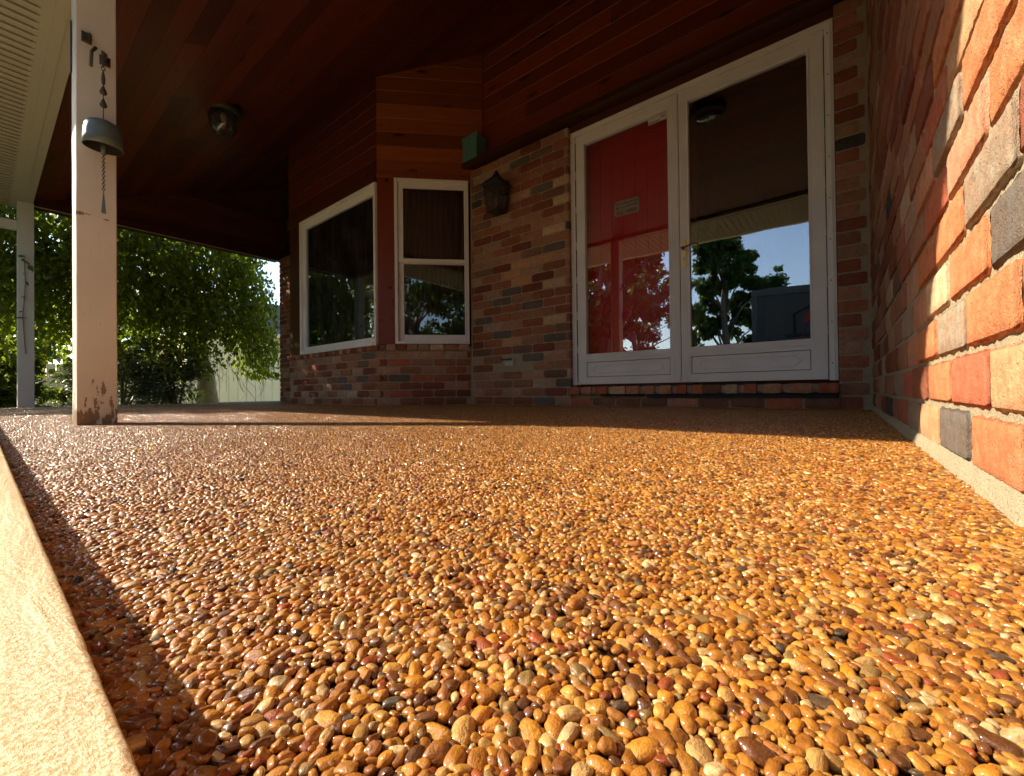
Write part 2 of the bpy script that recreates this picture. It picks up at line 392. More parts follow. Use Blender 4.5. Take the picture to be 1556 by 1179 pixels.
# the 300 that show largest become objects of their own
CI = np.array(CAMI); q = pts @ CI[:3, :3].T + CI[:3, 3]
D = -q[:, 2]; U = 512 + 419.7 * q[:, 0] / D; Vv = 388 - 419.7 * q[:, 1] / D
vis = (D > .02) & (U > 0) & (U < 1024) & (Vv > 0) & (Vv < 776) & (pts[:, 2] > -.0045)
size = np.where(vis, scs[:, 0] / np.maximum(D, .02), 0); big = np.argsort(-size)[:300]
for i in big:
    o = bpy.data.objects.new('pebble', protos[idx[i]]); COL.objects.link(o); o.parent = floor
    o.location = pts[i]; o.rotation_euler = rots[i]; o.scale = scs[i]
keep = np.ones(len(pts), bool); keep[big] = False
pts, rots, scs, idx = pts[keep], rots[keep], scs[keep], idx[keep]
me = bpy.data.meshes.new('gravel'); me.from_pydata([tuple(p) for p in pts], [], [])
for nme, arr in (('rot', rots), ('scl', scs)):
    a = me.attributes.new(nme, 'FLOAT_VECTOR', 'POINT'); a.data.foreach_set('vector', arr.astype(np.float32).ravel())
a = me.attributes.new('idx', 'INT', 'POINT'); a.data.foreach_set('value', idx.astype(np.int32))
gravel = bpy.data.objects.new('gravel', me); COL.objects.link(gravel); gravel.parent = floor; tag(gravel, kind='stuff')
def gn_scatter(o, coll):
    t = bpy.data.node_groups.new('scatter', 'GeometryNodeTree')
    t.interface.new_socket('Geometry', in_out='INPUT', socket_type='NodeSocketGeometry'); t.interface.new_socket('Geometry', in_out='OUTPUT', socket_type='NodeSocketGeometry')
    gi = t.nodes.new('NodeGroupInput'); go = t.nodes.new('NodeGroupOutput'); ins = t.nodes.new('GeometryNodeInstanceOnPoints')
    ci = t.nodes.new('GeometryNodeCollectionInfo'); ci.inputs['Collection'].default_value = coll; ci.inputs['Separate Children'].default_value = True; ci.inputs['Reset Children'].default_value = True
    ins.inputs['Pick Instance'].default_value = True
    def na(n, ty):
        q = t.nodes.new('GeometryNodeInputNamedAttribute'); q.data_type = ty; q.inputs['Name'].default_value = n; return q.outputs['Attribute']
    e = t.nodes.new('FunctionNodeEulerToRotation'); t.links.new(na('rot', 'FLOAT_VECTOR'), e.inputs[0])
    t.links.new(gi.outputs[0], ins.inputs['Points']); t.links.new(ci.outputs[0], ins.inputs['Instance']); t.links.new(na('idx', 'INT'), ins.inputs['Instance Index'])
    t.links.new(e.outputs[0], ins.inputs['Rotation']); t.links.new(na('scl', 'FLOAT_VECTOR'), ins.inputs['Scale']); t.links.new(ins.outputs[0], go.inputs[0])
    md = o.modifiers.new('scatter', 'NODES'); md.node_group = t
gn_scatter(gravel, pc)
# far gravel: one periodic tile of real low-polygon stones
low_shapes = [np.array(pebble_shape(v1, k)) for k in range(12)]; F1 = np.array(f1)
rot, sc, z = params(len(AP), AR, low, rng); V = []; Fc = []; RN = []
for i in range(len(AP)):
    M3 = np.array(Euler(rot[i]).to_matrix()); s_ = low_shapes[i % 12] * sc[i] * 1.06
    V.append(s_ @ M3.T + (AP[i, 0], AP[i, 1], z[i])); Fc.append(F1 + 12 * i)
V = np.vstack(V); Fc = np.vstack(Fc); tm = bpy.data.meshes.new('gravel')
tm.vertices.add(len(V)); tm.vertices.foreach_set('co', V.astype(np.float32).ravel()); tm.loops.add(Fc.size); tm.loops.foreach_set('vertex_index', Fc.astype(np.int32).ravel())
tm.polygons.add(len(Fc)); tm.polygons.foreach_set('loop_start', np.arange(0, Fc.size, 3, dtype=np.int32)); tm.polygons.foreach_set('loop_total', np.full(len(Fc), 3, np.int32))
tm.polygons.foreach_set('use_smooth', np.ones(len(Fc), bool)); tm.update(); tm.materials.append(M_PEBT)
a = tm.attributes.new('rnd', 'FLOAT', 'POINT'); a.data.foreach_set('value', np.repeat(rng.random(len(AP)), 12).astype(np.float32))
tc = bpy.data.collections.new('gravel_tile'); tc.objects.link(bpy.data.objects.new('tile', tm))
me = bpy.data.meshes.new('gravel'); me.from_pydata([(x, y, 0) for x, y in far], [], [])
for nme, arr in (('rot', np.zeros((len(far), 3))), ('scl', np.ones((len(far), 3)))):
    a = me.attributes.new(nme, 'FLOAT_VECTOR', 'POINT'); a.data.foreach_set('vector', arr.astype(np.float32).ravel())
me.attributes.new('idx', 'INT', 'POINT')
gf = bpy.data.objects.new('gravel', me); COL.objects.link(gf); gf.parent = floor; tag(gf, kind='stuff'); gn_scatter(gf, tc)

# ---------------------------------------------------------------- bricks
def brick_mesh(seed, nxx=7, nzz=3, fine=False):
    """unit brick: x 0..1, z 0..1, front at y=0 facing -y, worn edges; scaled by the object"""
    rr = random.Random(seed); vs = []; fs = []
    wx, wz = (.012, .05) if not fine else (.010, .04)
    def n(a, b, s): return noise.noise(Vector((a * 6 + seed * 3.7, b * 2.5, s)))
    xs_ = [0] + [(i + .5 - .5 * (1 if i == 0 else 0)) / nxx for i in range(nxx)] + [1]
    xs_ = [i / nxx for i in range(nxx + 1)]; zs_ = [i / nzz for i in range(nzz + 1)]
    for k, z in enumerate(zs_):
        for i, x in enumerate(xs_):
            ex = wx * n(z * 4, 9 + (x > .5), 1) if i in (0, nxx) else 0; ez = wz * n(x * 5, 3 + (z > .5), 2) if k in (0, nzz) else 0
            edge = i in (0, nxx) or k in (0, nzz); corner = i in (0, nxx) and k in (0, nzz)
            cx = (.012 if i == 0 else -.012) if corner else 0; cz = (.06 if k == 0 else -.06) if corner else 0
            if fine and edge:
                hf = noise.noise(Vector((x * 37 + seed, z * 19, 4))); ex += (.012 * hf if i in (0, nxx) else 0); ez += (.075 * hf if k in (0, nzz) else 0)
            if fine and not edge and (i in (1, nxx - 1) or k in (1, nzz - 1)): vs.append((x + (.028 if i == 1 else -.028 if i == nxx - 1 else 0), .0006 + .0012 * n(x * 3, z * 3, 7) + .0008 * noise.noise(Vector((x * 50, z * 25, seed))), z + (-.07 if k == 1 else .07 if k == nzz - 1 else 0))); continue
            vs.append((x + ex + cx, (.0032 if edge else 0) + .0012 * n(x * 3, z * 3, 7) + (.0012 * noise.noise(Vector((x * 45, z * 22, seed))) if fine else 0), z + ez + cz))
    W = nxx + 1
    for k in range(nzz):
        for i in range(nxx): fs.append((k * W + i, k * W + i + 1, (k + 1) * W + i + 1, (k + 1) * W + i))
    ring = [i for i in range(W)] + [k * W + nxx for k in range(1, nzz + 1)] + [nzz * W + i for i in range(nxx - 1, -1, -1)] + [k * W for k in range(nzz - 1, 0, -1)]
    b0 = len(vs)
    for r_ in ring:
        x, y, z = vs[r_]; vs.append((x, .05, z))
    L = len(ring)
    for i in range(L): fs.append((ring[i], b0 + i, b0 + (i + 1) % L, ring[(i + 1) % L]))
    return MB().add(vs, fs)
BM = [brick_mesh(k) for k in range(8)]; BMF = [brick_mesh(k + 20, 22, 8, True) for k in range(8)]
BME = [b.mesh('brick', M_BRICK) for b in BM]; BMFE = [b.mesh('brick', M_BRICK, True) for b in BMF]
PALS = [((.33, .13, .072), 5), ((.27, .095, .055), 5), ((.38, .20, .125), 5), ((.42, .26, .175), 4), ((.22, .072, .048), 3), ((.46, .33, .23), 2), ((.08, .075, .07), .5), ((.21, .12, .085), 2), ((.34, .165, .095), 4)]
CH, CR, OR_, PE, RD, GY, PK, BR = (.17, .145, .12), (.66, .47, .29), (.57, .23, .105), (.62, .36, .19), (.51, .165, .09), (.36, .28, .20), (.56, .28, .17), (.24, .12, .075)
def rcol(rr, dark=True):
    tot = sum(k for _, k in PALS); x = rr.uniform(0, tot)
    for c, k in PALS:
        x -= k
        if x <= 0: break
    if not dark and c[0] < .1: c = PALS[0][0]
    s_ = rr.uniform(.95, 1.32); return tuple(min(.8, t * s_) for t in c)
class Wall:
    """collects bricks in wall coordinates (s along, z up) and splits them into objects and joined rest"""
    def __init__(s, parent, T, fine_d=0): s.p = parent; s.T = T; s.b = []; s.fd = fine_d; s.ov = []
    def add(s, a, b, z0, z1, col=None, out=0.0, rr=random):
        if b - a < .012: return
        for (os_, oz, c) in s.ov:
            if a <= os_ <= b and z0 - .006 <= oz <= z1 + .006: col = c
        s.b.append((a, b, z0, z1, col or rcol(rr), out + rr.uniform(-.0022, .0022)))
    def courses(s, a, b, z0, n, pitch=.077, h=.067, L=.222, phase=0, rr=random, joint=.010, skip=None):
        for k in range(n):
            z = z0 + k * pitch; x = a - L + ((k % 2) * .5 * L + phase) % L
            while x < b:
                p, q_ = max(x, a), min(x + L - joint, b)
                if q_ - p > .02 and not (skip and skip(p, q_, z, z + h)): s.add(p, q_, z + rr.uniform(-.001, .001), z + h + rr.uniform(-.0015, .0015), rr=rr)
                x += L
WALLS = []
def place_bricks(walls, limit=300):
    items = []
    for W_ in walls:
        for b in W_.b:
            c = W_.T @ Vector(((b[0] + b[1]) / 2, 0, (b[2] + b[3]) / 2)); e0 = project(W_.T @ Vector((b[0], 0, b[2]))); e1 = project(W_.T @ Vector((b[1], 0, b[3]))); pc_ = project(c)
            sz = 0
            if e0 and e1 and max(e0[0], e1[0]) > 0 and min(e0[0], e1[0]) < 1024 and max(e0[1], e1[1]) > 0 and min(e0[1], e1[1]) < 776:
                sz = math.sqrt(abs(e0[0] - e1[0]) * abs(e0[1] - e1[1]) + 1)
            items.append((sz, W_, b))
    items.sort(key=lambda t: -t[0]); rest = {}
    for k, (sz, W_, b) in enumerate(items):
        a, c, z0, z1, col, out = b; M = W_.T @ Matrix.Translation((a, -out, z0)) @ Matrix.Diagonal((c - a, 1, z1 - z0, 1))
        fine = W_.fd and sz > 26
        if k < limit and sz > 3.5:
            o = bpy.data.objects.new('brick', (BMFE if fine else BME)[hash((round(a, 3), round(z0, 3))) % 8]); COL.objects.link(o)
            o.parent = W_.p; o.matrix_parent_inverse = W_.p.matrix_world.inverted(); o.matrix_world = M; o.color = (*col, 1)
        else: rest.setdefault(id(W_), (W_, []))[1].append((M, col, k))
    for W_, lst in rest.values():
        mb = MB(); cols = []
        for M, col, k in lst:
            B = BM[k % 8]; mb.v_ = None; st = len(mb.v); mb.add([M @ Vector(p) for p in B.v], B.f); cols += [(*col, 1)] * (len(mb.v) - st)
        me = bpy.data.meshes.new('brick'); me.from_pydata(mb.v, [], mb.f); me.materials.append(M_BRICKA)
        ca = me.color_attributes.new('col', 'FLOAT_COLOR', 'POINT'); ca.data.foreach_set('color', np.array(cols, np.float32).ravel())
        o = bpy.data.objects.new('brick', me); COL.objects.link(o); o.parent = W_.p; o.matrix_parent_inverse = W_.p.matrix_world.inverted(); tag(o, kind='stuff')

# --- right-hand side wall
side = empty('brick_wall', (0, -1.8, 0)); tag(side, 'long sunlit brick side wall running away along the right of the porch', 'wall')
bpy.context.view_layer.update()
def part(mb, name, m, parent, **k):
    o = mb.obj(name, m, parent, **k)
    if parent is not None: o.matrix_parent_inverse = parent.matrix_world.inverted()
    return o
mb = MB(); nY, nZ = 150, 90; vs = []; fs = []
for i in range(nY + 1):
    for k in range(nZ + 1):
        y = 0 - 3.10 * (1 - (1 - i / nY) ** 1.0); z = 3.3 * (k / nZ) ** 1.6
        vs.append((.0060 + .002 * noise.noise(Vector((y * 30, z * 30, 0))), y, z - .01))
for i in range(nY):
    for k in range(nZ): fs.append((i * (nZ + 1) + k, (i + 1) * (nZ + 1) + k, (i + 1) * (nZ + 1) + k + 1, i * (nZ + 1) + k + 1))
mb.add(vs, fs); mb.box(.02, .25, -3.10, .3, -.05, 3.6); part(mb, 'mortar', M_MORTAR, side)
mb = MB(); N = 200; vs = []; fs = []                          # rough mortar fillet at the foot
for i in range(N + 1):
    y = .0 - 3.1 * i / N; a1 = noise.noise(Vector((y * 22, 1, 0))); a2 = noise.noise(Vector((y * 60, 2, 0)))
    vs += [(.006, y, .024 + .002 * a2), (-.0015 + .001 * a2, y, .0195 + .004 * a1), (-.004 + .003 * a1 + .002 * a2, y, .008 + .002 * a2), (-.007 + .004 * a1 + .003 * a2, y, -.004)]
for i in range(N):
    for k in range(3): fs.append((i * 4 + k, i * 4 + k + 1, i * 4 + k + 5, i * 4 + k + 4))
part(mb.add(vs, fs), 'mortar_fillet', M_MORTAR, side, smooth=True)
TS_ = Matrix.Rotation(-math.pi / 2, 4, 'Z')                    # s = -Y
WR = Wall(side, TS_, 1)
for (y, z, c) in [(-2.3, .05, OR_), (-2.1, .05, CH), (-1.88, .05, PE), (-2.45, .13, PE), (-2.22, .13, RD), (-2.0, .13, OR_), (-2.32, .21, OR_), (-2.1, .21, GY), (-1.88, .21, OR_),
                  (-2.45, .28, CH), (-2.22, .28, OR_), (-2.0, .28, CR), (-1.78, .28, PK), (-2.35, .36, GY), (-2.1, .36, OR_), (-1.9, .36, OR_), (-2.4, .44, OR_), (-2.2, .44, PK), (-2.0, .44, RD),
                  (-2.32, .515, OR_), (-2.1, .515, GY), (-1.9, .515, PK), (-2.42, .59, CR), (-2.22, .59, PE), (-2.0, .59, RD), (-2.32, .67, OR_), (-2.1, .67, OR_), (-2.4, .745, OR_), (-2.2, .745, PE),
                  (-1.66, .05, GY), (-1.45, .05, RD), (-1.56, .13, RD), (-1.35, .13, GY), (-1.66, .21, PK), (-1.5, .28, GY)]: WR.ov.append((-y, z, c))
r1 = random.Random(5); WR.courses(0.0, 3.10, .021, 43, phase=2.213 % .222, rr=r1); place_bricks([WR])

# --- the house
house = empty('brick_house', (-3, 0, 0)); tag(house, 'brick house front with wood cladding, bay window and white double storm door', 'house'); bpy.context.view_layer.update()
I4 = Matrix.Identity(4)
WF = Wall(house, I4); DXL, DXR, DZB, DZT = -1.89, -.146, .167, 2.267
WF.ov = [(x, z, c) for x, z, c in [(-2.133, 1.327, CH), (-2.583, 1.168, CH), (-2.585, 1.017, CH), (-2.703, .941, CH), (-2.367, .865, CH), (-2.812, .78, CH), (-2.699, .628, CH), (-2.133, .557, CH), (-2.362, .405, CH),
    (-2.021, .172, CH), (-2.229, .032, CH), (-1.95, 1.025, CR), (-1.95, .711, CR), (-2.257, 1.248, PE), (-2.579, .555, PE), (-2.484, 1.103, PE), (-2.409, 1.23, PE), (-2.481, 2.159, CH), (-2.848, 2.077, CH), (-2.248, 1.869, CH), (-2.131, 1.491, CH), (-1.955, 1.913, CR), (-1.957, 1.763, CR), (-1.961, 1.488, CR)]]
r2 = random.Random(8)
PZ = 2.31 / 30
WF.courses(-2.995, DXL, .004, 30, PZ, .067, .232, phase=.03, rr=r2, skip=lambda a, b, z0, z1: a < -2.5 < b + .05 and z0 < .40 and z1 > .37)
WP = Wall(house, I4)                                         # narrow pier right of the door
for k in range(30):
    z = .004 + k * PZ; WP.add(DXR + .003, -.012 if k % 2 else -.04, z, z + .067, rr=r2)
# brick returns at the door reveal are the brick ends themselves; threshold bricks
WT = Wall(house, I4); x = DXL + .004; r3 = random.Random(3); k = 0
while x < DXR - .02:
    wd = r3.choice([.085, .095, .10, .07, .12]); e = min(x + wd, DXR - .002)
    WT.add(x, e, .094, .152, r3.choice([BR, CR, PE, OR_, RD, PK, CR]), .035 + r3.uniform(-.004, .006), rr=r3); x = e + r3.choice([.008, .03, .035]); k += 1
for a in range(9): WT.add(DXL + .01 + a * .197, min(DXL + .01 + a * .197 + .186, DXR), .004, .062, r3.choice([BR, PK, PK, BR, RD]), .02, rr=r3)
# bay window walls
BX0, BX1, BY = -5.53, -3.653, -.6335
TB = Matrix.Translation((0, BY, 0)); WB = Wall(house, TB)
WB.ov = [(-4.317, .249, CH), (-3.918, .252, CH), (-4.255, .176, CH), (-3.804, .473, CH)]
for k in range(7):
    z = .003 + k * .0757; a0 = BX0 + (.0 if k % 2 else .03); b0 = BX1 + (.03 if k % 2 else -.035); x = a0
    x = BX0 - .2 + (k % 2) * .1
    while x < b0:
        WB.add(max(x, a0), min(x + .192, b0), z, z + .066, rr=r2); x += .202
x = BX0 - .02
while x < BX1 + .02: WB.add(x, min(x + .062, BX1 + .03), .533, .588, None, .022, rr=r2); x += .072
a45 = math.atan2(.6335, .643); TSD = Matrix.Translation((BX1, BY, 0)) @ Matrix.Rotation(a45, 4, 'Z'); LS = math.hypot(.643, .6335)
WS = Wall(house, TSD); WS.ov = [(.213, .254, CH), (.612, .557, CR), (.435, .252, RD), (.3, .1, RD), (.1, .4, RD), (.65, .02, BR)]
for k in range(7):
    z = .003 + k * .0757; a0 = .05 if k % 2 else -.02; x = -.23 + (k % 2) * .11
    while x < LS:
        WS.add(max(x, a0), min(x + .208, LS - .012), z, z + .066, rr=r2); x += .218
x = -.02
while x < LS - .02:
    wd = r2.choice([.09, .1, .13]); WS.add(x, min(x + wd, LS - .005), .533, .590, None, .022, rr=r2); x += wd + .01
WL = Wall(house, I4); WL.courses(-7.3, -5.2, .004, 30, PZ, .067, .232, rr=r2)
mb = MB()                                                     # mortar bodies
MD = .008
mb.box(-3.02, DXL - .004, MD, .12, -.1, 2.31); mb.box(DXR + .004, .02, MD, .12, -.1, 2.31)
mb.box(DXL - .004, DXR + .004, -.010, .12, -.1, .058); mb.box(DXL - .004, DXR + .004, .03, .12, .058, .10); mb.box(DXL - .003, DXR + .003, -.012, .12, .1, .148)
mb.box(BX0 + .012, BX1 - .02, BY + MD, BY + .1, -.1, .575); mb.box(-7.29, -5.2, MD, .12, -.1, 2.31); mb.box(-7.29, -7.2, .12, 4, -.1, 2.6)
mb.box(.0, LS + .01, MD, .1, -.1, .575, TSD)
mb.box(-.9, 0.0, MD, .1, -.1, .575, Matrix.Translation((BX0 + .01, BY, 0)) @ Matrix.Rotation(-a45, 4, 'Z'))
part(mb, 'mortar', M_MORTAR, house)
part(MB().box(-1.25, DXR - .01, -.012, .029, .0635, .0930).box(-1.62, -1.28, -.006, .029, .078, .0930), 'open_joint_shade', M_BLACK, house)  # black strips put the shade of the open threshold joint into colour
place_bricks([WF, WP, WT, WB, WS, WL], 300)

# wood parts: cladding boards, trims
def board(parent, x0, x1, z0, z1, M=I4, m=M_CLAD_LIT, th=.018, name='board', lean=0.0):
    """tongue and groove board, front face to -y with chamfered long edges"""
    L = x1 - x0; h = z1 - z0; c = .003
    mb = MB(); vs = []
    prof = [(th, 0), (c, 0), (0, c), (0, h - c), (c, h), (th, h)]
    for x in (0, L): vs += [(x, y, z) for y, z in prof]
    n = 6; mb.add(vs, [tuple(range(n)), tuple(reversed(range(n, 2 * n)))] + [(i, i + n, (i + 1) % n + n, (i + 1) % n) for i in range(n)])
    o = mb.obj(name, m, parent); o.matrix_parent_inverse = parent.matrix_world.inverted(); o.matrix_world = M @ Matrix.Translation((x0, 0, z0)); return o
ZC0, ZCS = 2.345, .419                                          # porch ceiling: height at Y=-2.7 and slope
ceilz = lambda y: ZC0 + ZCS * (y + 2.7)
UW = .12
TU = Matrix.Translation((0, UW - .018, 0)); r4 = random.Random(9)
z = 2.375
while z < ceilz(UW):
    cuts = sorted([-3.06, 0.0] + [r4.uniform(-2.7, -.4)]); e = min(z + .133, ceilz(UW) + .01)
    for a, b in zip(cuts, cuts[1:]): board(house, a + .001, b - .001, z, e, TU, M_REDW)
    z += .135
z = 2.262; 
while z < ceilz(BY):                                            # front of the bay and its slanting side
    board(house, BX0 + .01, BX1 - .004, z, z + .133, Matrix.Translation((0, BY + .002, 0)), M_WOOD); z += .135  # deeper shade on the bay front is put in as darker boards
z = 2.262
while z < ceilz(0.1):
    # top boards are cut by the sloping ceiling
    full = min(LS + .13, LS + .13); za = z
    s0 = 0 if True or z + .133 < ceilz(BY) + .03 else min(LS, max(0, (z + .06 - ceilz(BY)) / ZCS / .70))
    board(house, .004 + s0, full, z, z + .133, TSD @ Matrix.Translation((0, .002, 0)), M_CLAD_LIT); z += .135
def sbox(name, x0, x1, y0, y1, z0, z1, m, M=None, bevel=.003, parent=None):
    o = MB().box(x0, x1, y0, y1, z0, z1, M).obj(name, m, None, bevel=bevel); p = parent or house
    o.parent = p; o.matrix_parent_inverse = p.matrix_world.inverted(); return o
sbox('window_header', .0, LS - .004, -.012, .03, 2.212, 2.262, M_CLAD_LIT, TSD); sbox('window_header', BX0, BX1 - .006, BY - .012, BY + .03, 2.166, 2.262, M_DWOOD)
sbox('corner_post', 0.006, .164, -.008, .06, .592, 2.212, M_REDW, TSD); sbox('corner_post', BX0 + .02, -5.203, BY + .004, BY + .08, .590, 2.166, M_DWOOD)
sbox('ledge', -3.05, -.002, -.075, UW - .02, 2.33, 2.372, M_DWOOD); sbox('door_header', DXL + .0, DXR - .0, .04, UW, DZT + .002, 2.329, M_DWOOD)
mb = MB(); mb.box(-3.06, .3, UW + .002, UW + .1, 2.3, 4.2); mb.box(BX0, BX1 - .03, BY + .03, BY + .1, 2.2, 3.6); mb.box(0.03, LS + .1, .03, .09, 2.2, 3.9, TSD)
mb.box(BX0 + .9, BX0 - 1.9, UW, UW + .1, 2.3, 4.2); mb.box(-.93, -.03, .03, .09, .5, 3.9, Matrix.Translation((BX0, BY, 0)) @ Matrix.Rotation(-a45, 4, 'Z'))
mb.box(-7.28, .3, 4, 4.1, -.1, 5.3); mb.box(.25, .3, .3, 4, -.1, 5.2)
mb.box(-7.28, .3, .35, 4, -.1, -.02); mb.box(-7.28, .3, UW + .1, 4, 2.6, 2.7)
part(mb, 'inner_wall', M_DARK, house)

# --- windows
def window(x0, x1, z0, z1, M, gl, sill=.05, rail=None, lx=.05, rx=.05, top=.05):
    """frame outer rectangle, glass rectangles gl = [(x0,x1,z0,z1)]"""
    mb = MB(); f = .03
    mb.box(x0, x0 + f, -.022, .05, z0, z1, M); mb.box(x1 - f, x1, -.022, .05, z0, z1, M); mb.box(x0 + f, x1 - f, -.022, .05, z1 - f, z1, M); mb.box(x0 + f, x1 - f, -.034, .05, z0, z0 + f, M)
    fr = mb.obj('window', M_WHITE, None, bevel=.003); fr.parent = house; fr.matrix_parent_inverse = house.matrix_world.inverted()
    for (a, b, c, d) in gl:
        sm = MB(); y0, y1 = .006, .04; xa, xb = x0 + f + .002, x1 - f - .002
        lo = z0 + f + .002 if c < (z0 + z1) / 2 or len(gl) == 1 else c - .04; hi = z1 - f - .002 if d > (z0 + z1) / 2 or len(gl) == 1 else d + .04
        if len(gl) == 2 and c > (z0 + z1) / 2: y0, y1 = -.004, .016
        if len(gl) == 2 and c < (z0 + z1) / 2: y0, y1 = .018, .044
        sm.box(xa, a, y0, y1, lo, hi, M); sm.box(b, xb, y0, y1, lo, hi, M); sm.box(a, b, y0, y1, d, hi, M); sm.box(a, b, y0, y1, lo, c, M)
        so = sm.obj('sash', M_WHITE, fr, bevel=.0025); so.matrix_parent_inverse = fr.matrix_world.inverted()
        ym = (y0 + y1) / 2; po = MB().box(a - .004, b + .004, ym - .002, ym + .002, c - .004, d + .004, M).obj('pane', M_WGLASS, fr); po.matrix_parent_inverse = fr.matrix_world.inverted()
    return fr
window(-5.201, -3.639 - .014, .582, 2.164, TB, [(-5.10, -3.705, .668, 2.07)])
window(.168, LS - .018, .594, 2.209, TSD, [(.25, .84, 1.43, 2.12), (.25, .84, .688, 1.385)])
cur = MB(); nn = 60
for (M, xa, xb, za, zb) in ((TSD, .2, .87, .62, 2.15), (TB, -5.15, -4.6, .62, 2.15)):
    vs = []; 
    for i in range(nn + 1):
        x = xa + (xb - xa) * i / nn; y = .13 + .012 * math.sin(i * 1.3) + .006 * math.sin(i * 2.9)
        vs += [(M @ Vector((x, y, za))), (M @ Vector((x, y, zb)))]
    cur.add(vs, [(2 * i, 2 * i + 2, 2 * i + 3, 2 * i + 1) for i in range(nn)])
part(cur, 'curtain', M_CURT, house)

# --- double storm door
def dpart(mb, name, m, parent, **k):
    o = mb.obj(name, m, None, **k); o.parent = parent; o.matrix_parent_inverse = parent.matrix_world.inverted(); return o
mb = MB(); fw = .042
mb.box(DXL, DXL + fw, .038, .10, DZB, DZT); mb.box(DXR - fw, DXR, .038, .10, DZB, DZT); mb.box(DXL + fw, DXR - fw, .038, .10, DZT - fw, DZT)
mb.box(DXL + .012, DXL + .020, .033, .04, DZB, DZT - .01); mb.box(DXR - .020, DXR - .012, .033, .04, DZB, DZT - .01); mb.box(DXL + .02, DXR - .02, .033, .04, DZT - .02, DZT - .012)
frame = dpart(mb, 'storm_door', M_WHITE, house, bevel=.002)
def leaf(xl, xr, gx0, gx1, gz0, gz1, pz0, pz1, hinge_left):
    mb = MB(); y0, y1 = .046, .080; zb, zt = DZB + .006, DZT - fw - .003
    mb.box(xl, gx0, y0, y1, zb, zt); mb.box(gx1, xr, y0, y1, zb, zt); mb.box(gx0, gx1, y0, y1, gz1, zt)
    mb.box(gx0, gx1, y0, y1, pz1, gz0); mb.box(gx0, gx1, y0, y1, zb, pz0)
    b = .012                                                    # glazing bead
    mb.box(gx0 - b, gx0, y0 - .004, y0 + .001, gz0 - b, gz1 + b); mb.box(gx1, gx1 + b, y0 - .004, y0 + .001, gz0 - b, gz1 + b)
    mb.box(gx0, gx1, y0 - .004, y0 + .001, gz1, gz1 + b); mb.box(gx0, gx1, y0 - .004, y0 + .001, gz0 - b, gz0)
    mb.box(gx0 - .02, gx1 + .02, y0 - .007, y0 + .001, gz0 - .040, gz0 - b - .004)
    n_ = 4 if hinge_left else 3                                 # fluting on the meeting stile
    st = (gx1 + b + .006, xr - .004) if hinge_left else (xl + .004, gx0 - b - .006)
    for q in range(n_):
        x = st[0] + (st[1] - st[0]) * (q + .5) / n_; mb.box(x - .004, x + .004, y0 - .0035, y0 + .001, zb + .01, zt - .01)
    lf = dpart(mb, 'door_leaf', M_WHITE, frame, bevel=.0015)
    pane = dpart(MB().box(gx0 - .004, gx1 + .004, .062, .066, gz0 - .004, gz1 + .004), 'pane', M_GLASS, frame)
    kp = MB().box(gx0 + .004, gx1 - .004, y0 + .006, y0 + .02, pz0 + .004, pz1 - .004)
    ch = .03; a0, a1, c0, c1 = gx0 + .05, gx1 - .05, pz0 + .03, pz1 - .03; t = .0035  # raised eight-sided moulding
    path = [(a0 + ch, c0), (a1 - ch, c0), (a1 - .008, c0 + ch * .7), (a1, (c0 + c1) / 2), (a1 - .008, c1 - ch * .7), (a1 - ch, c1), (a0 + ch, c1), (a0 + .008, c1 - ch * .7), (a0, (c0 + c1) / 2), (a0 + .008, c0 + ch * .7)]
    for i in range(len(path)):
        p, q = path[i], path[(i + 1) % len(path)]; kp.tube([(p[0], y0 + .005, p[1]), (q[0], y0 + .005, q[1])], t, 6)
    dpart(kp, 'kick_panel', M_WHITE, frame, bevel=.001)
    hx = xl - .002 if hinge_left else xr + .002
    hg = MB(); zz = DZB + .03
    for q in range(7):
        hg.box(hx - .0028, hx + .0028, .0405, .0475, zz, zz + (.22 if q % 2 else .235)); zz += .29
    dpart(hg, 'hinge', M_BLACK, frame)
    sc = MB()
    for q in range(9): sc.lathe([(0, 0), (.0035, 0), (.0035, .003)], 8, Matrix.Translation((DXL + .006 if hinge_left else DXR - .026, .0375, DZB + .1 + q * .24)) @ Matrix.Rotation(R(90), 4, 'X'))
    dpart(sc, 'screw', M_BLACK, frame)
    return lf
leaf(DXL + fw + .004, -1.022, -1.765, -1.095, .418, 2.139, .231, .352, True)
leaf(-1.016, DXR - fw - .004, -.953, -.274, .418, 2.139, .231, .352, False)
mb = MB()                                                       # sticker with number in the pane corner
st = dpart(MB().box(-1.236, -1.104, .0585, .0595, 2.085, 2.128), 'sticker', M_STICK, frame)
def text(body, size, loc, rot, m, parent, name='lettering', ext=.0006, font_bold=0.0, xs=1):
    cu = bpy.data.curves.new(name, 'FONT'); cu.body = body; cu.size = size; cu.extrude = ext; cu.offset = font_bold; cu.align_x = 'CENTER'
    t = bpy.data.objects.new(name, cu); COL.objects.link(t); bpy.context.view_layer.update()
    me = bpy.data.meshes.new_from_object(t.evaluated_get(bpy.context.evaluated_depsgraph_get())); bpy.data.objects.remove(t)
    me.materials.clear(); me.materials.append(m); o = bpy.data.objects.new(name, me); COL.objects.link(o); o.parent = parent
    if parent: o.matrix_parent_inverse = parent.matrix_world.inverted()
    o.matrix_world = Matrix.Translation(loc) @ Euler(rot).to_matrix().to_4x4() @ Matrix.Diagonal((xs, 1, 1, 1)); return o
text('50', .030, (-1.128, .058, 2.102), (R(90), 0, 0), M_BLACK, frame)
mb = MB(); rr = random.Random(4)
for row, zz in enumerate((2.096, 2.090)):
    x = -1.229
    while x < -1.15: l = rr.uniform(.004, .012); mb.box(x, x + l, .0575, .0583, zz, zz + .0035); x += l + .003
dpart(mb, 'print_lines', M_BLACK, frame)
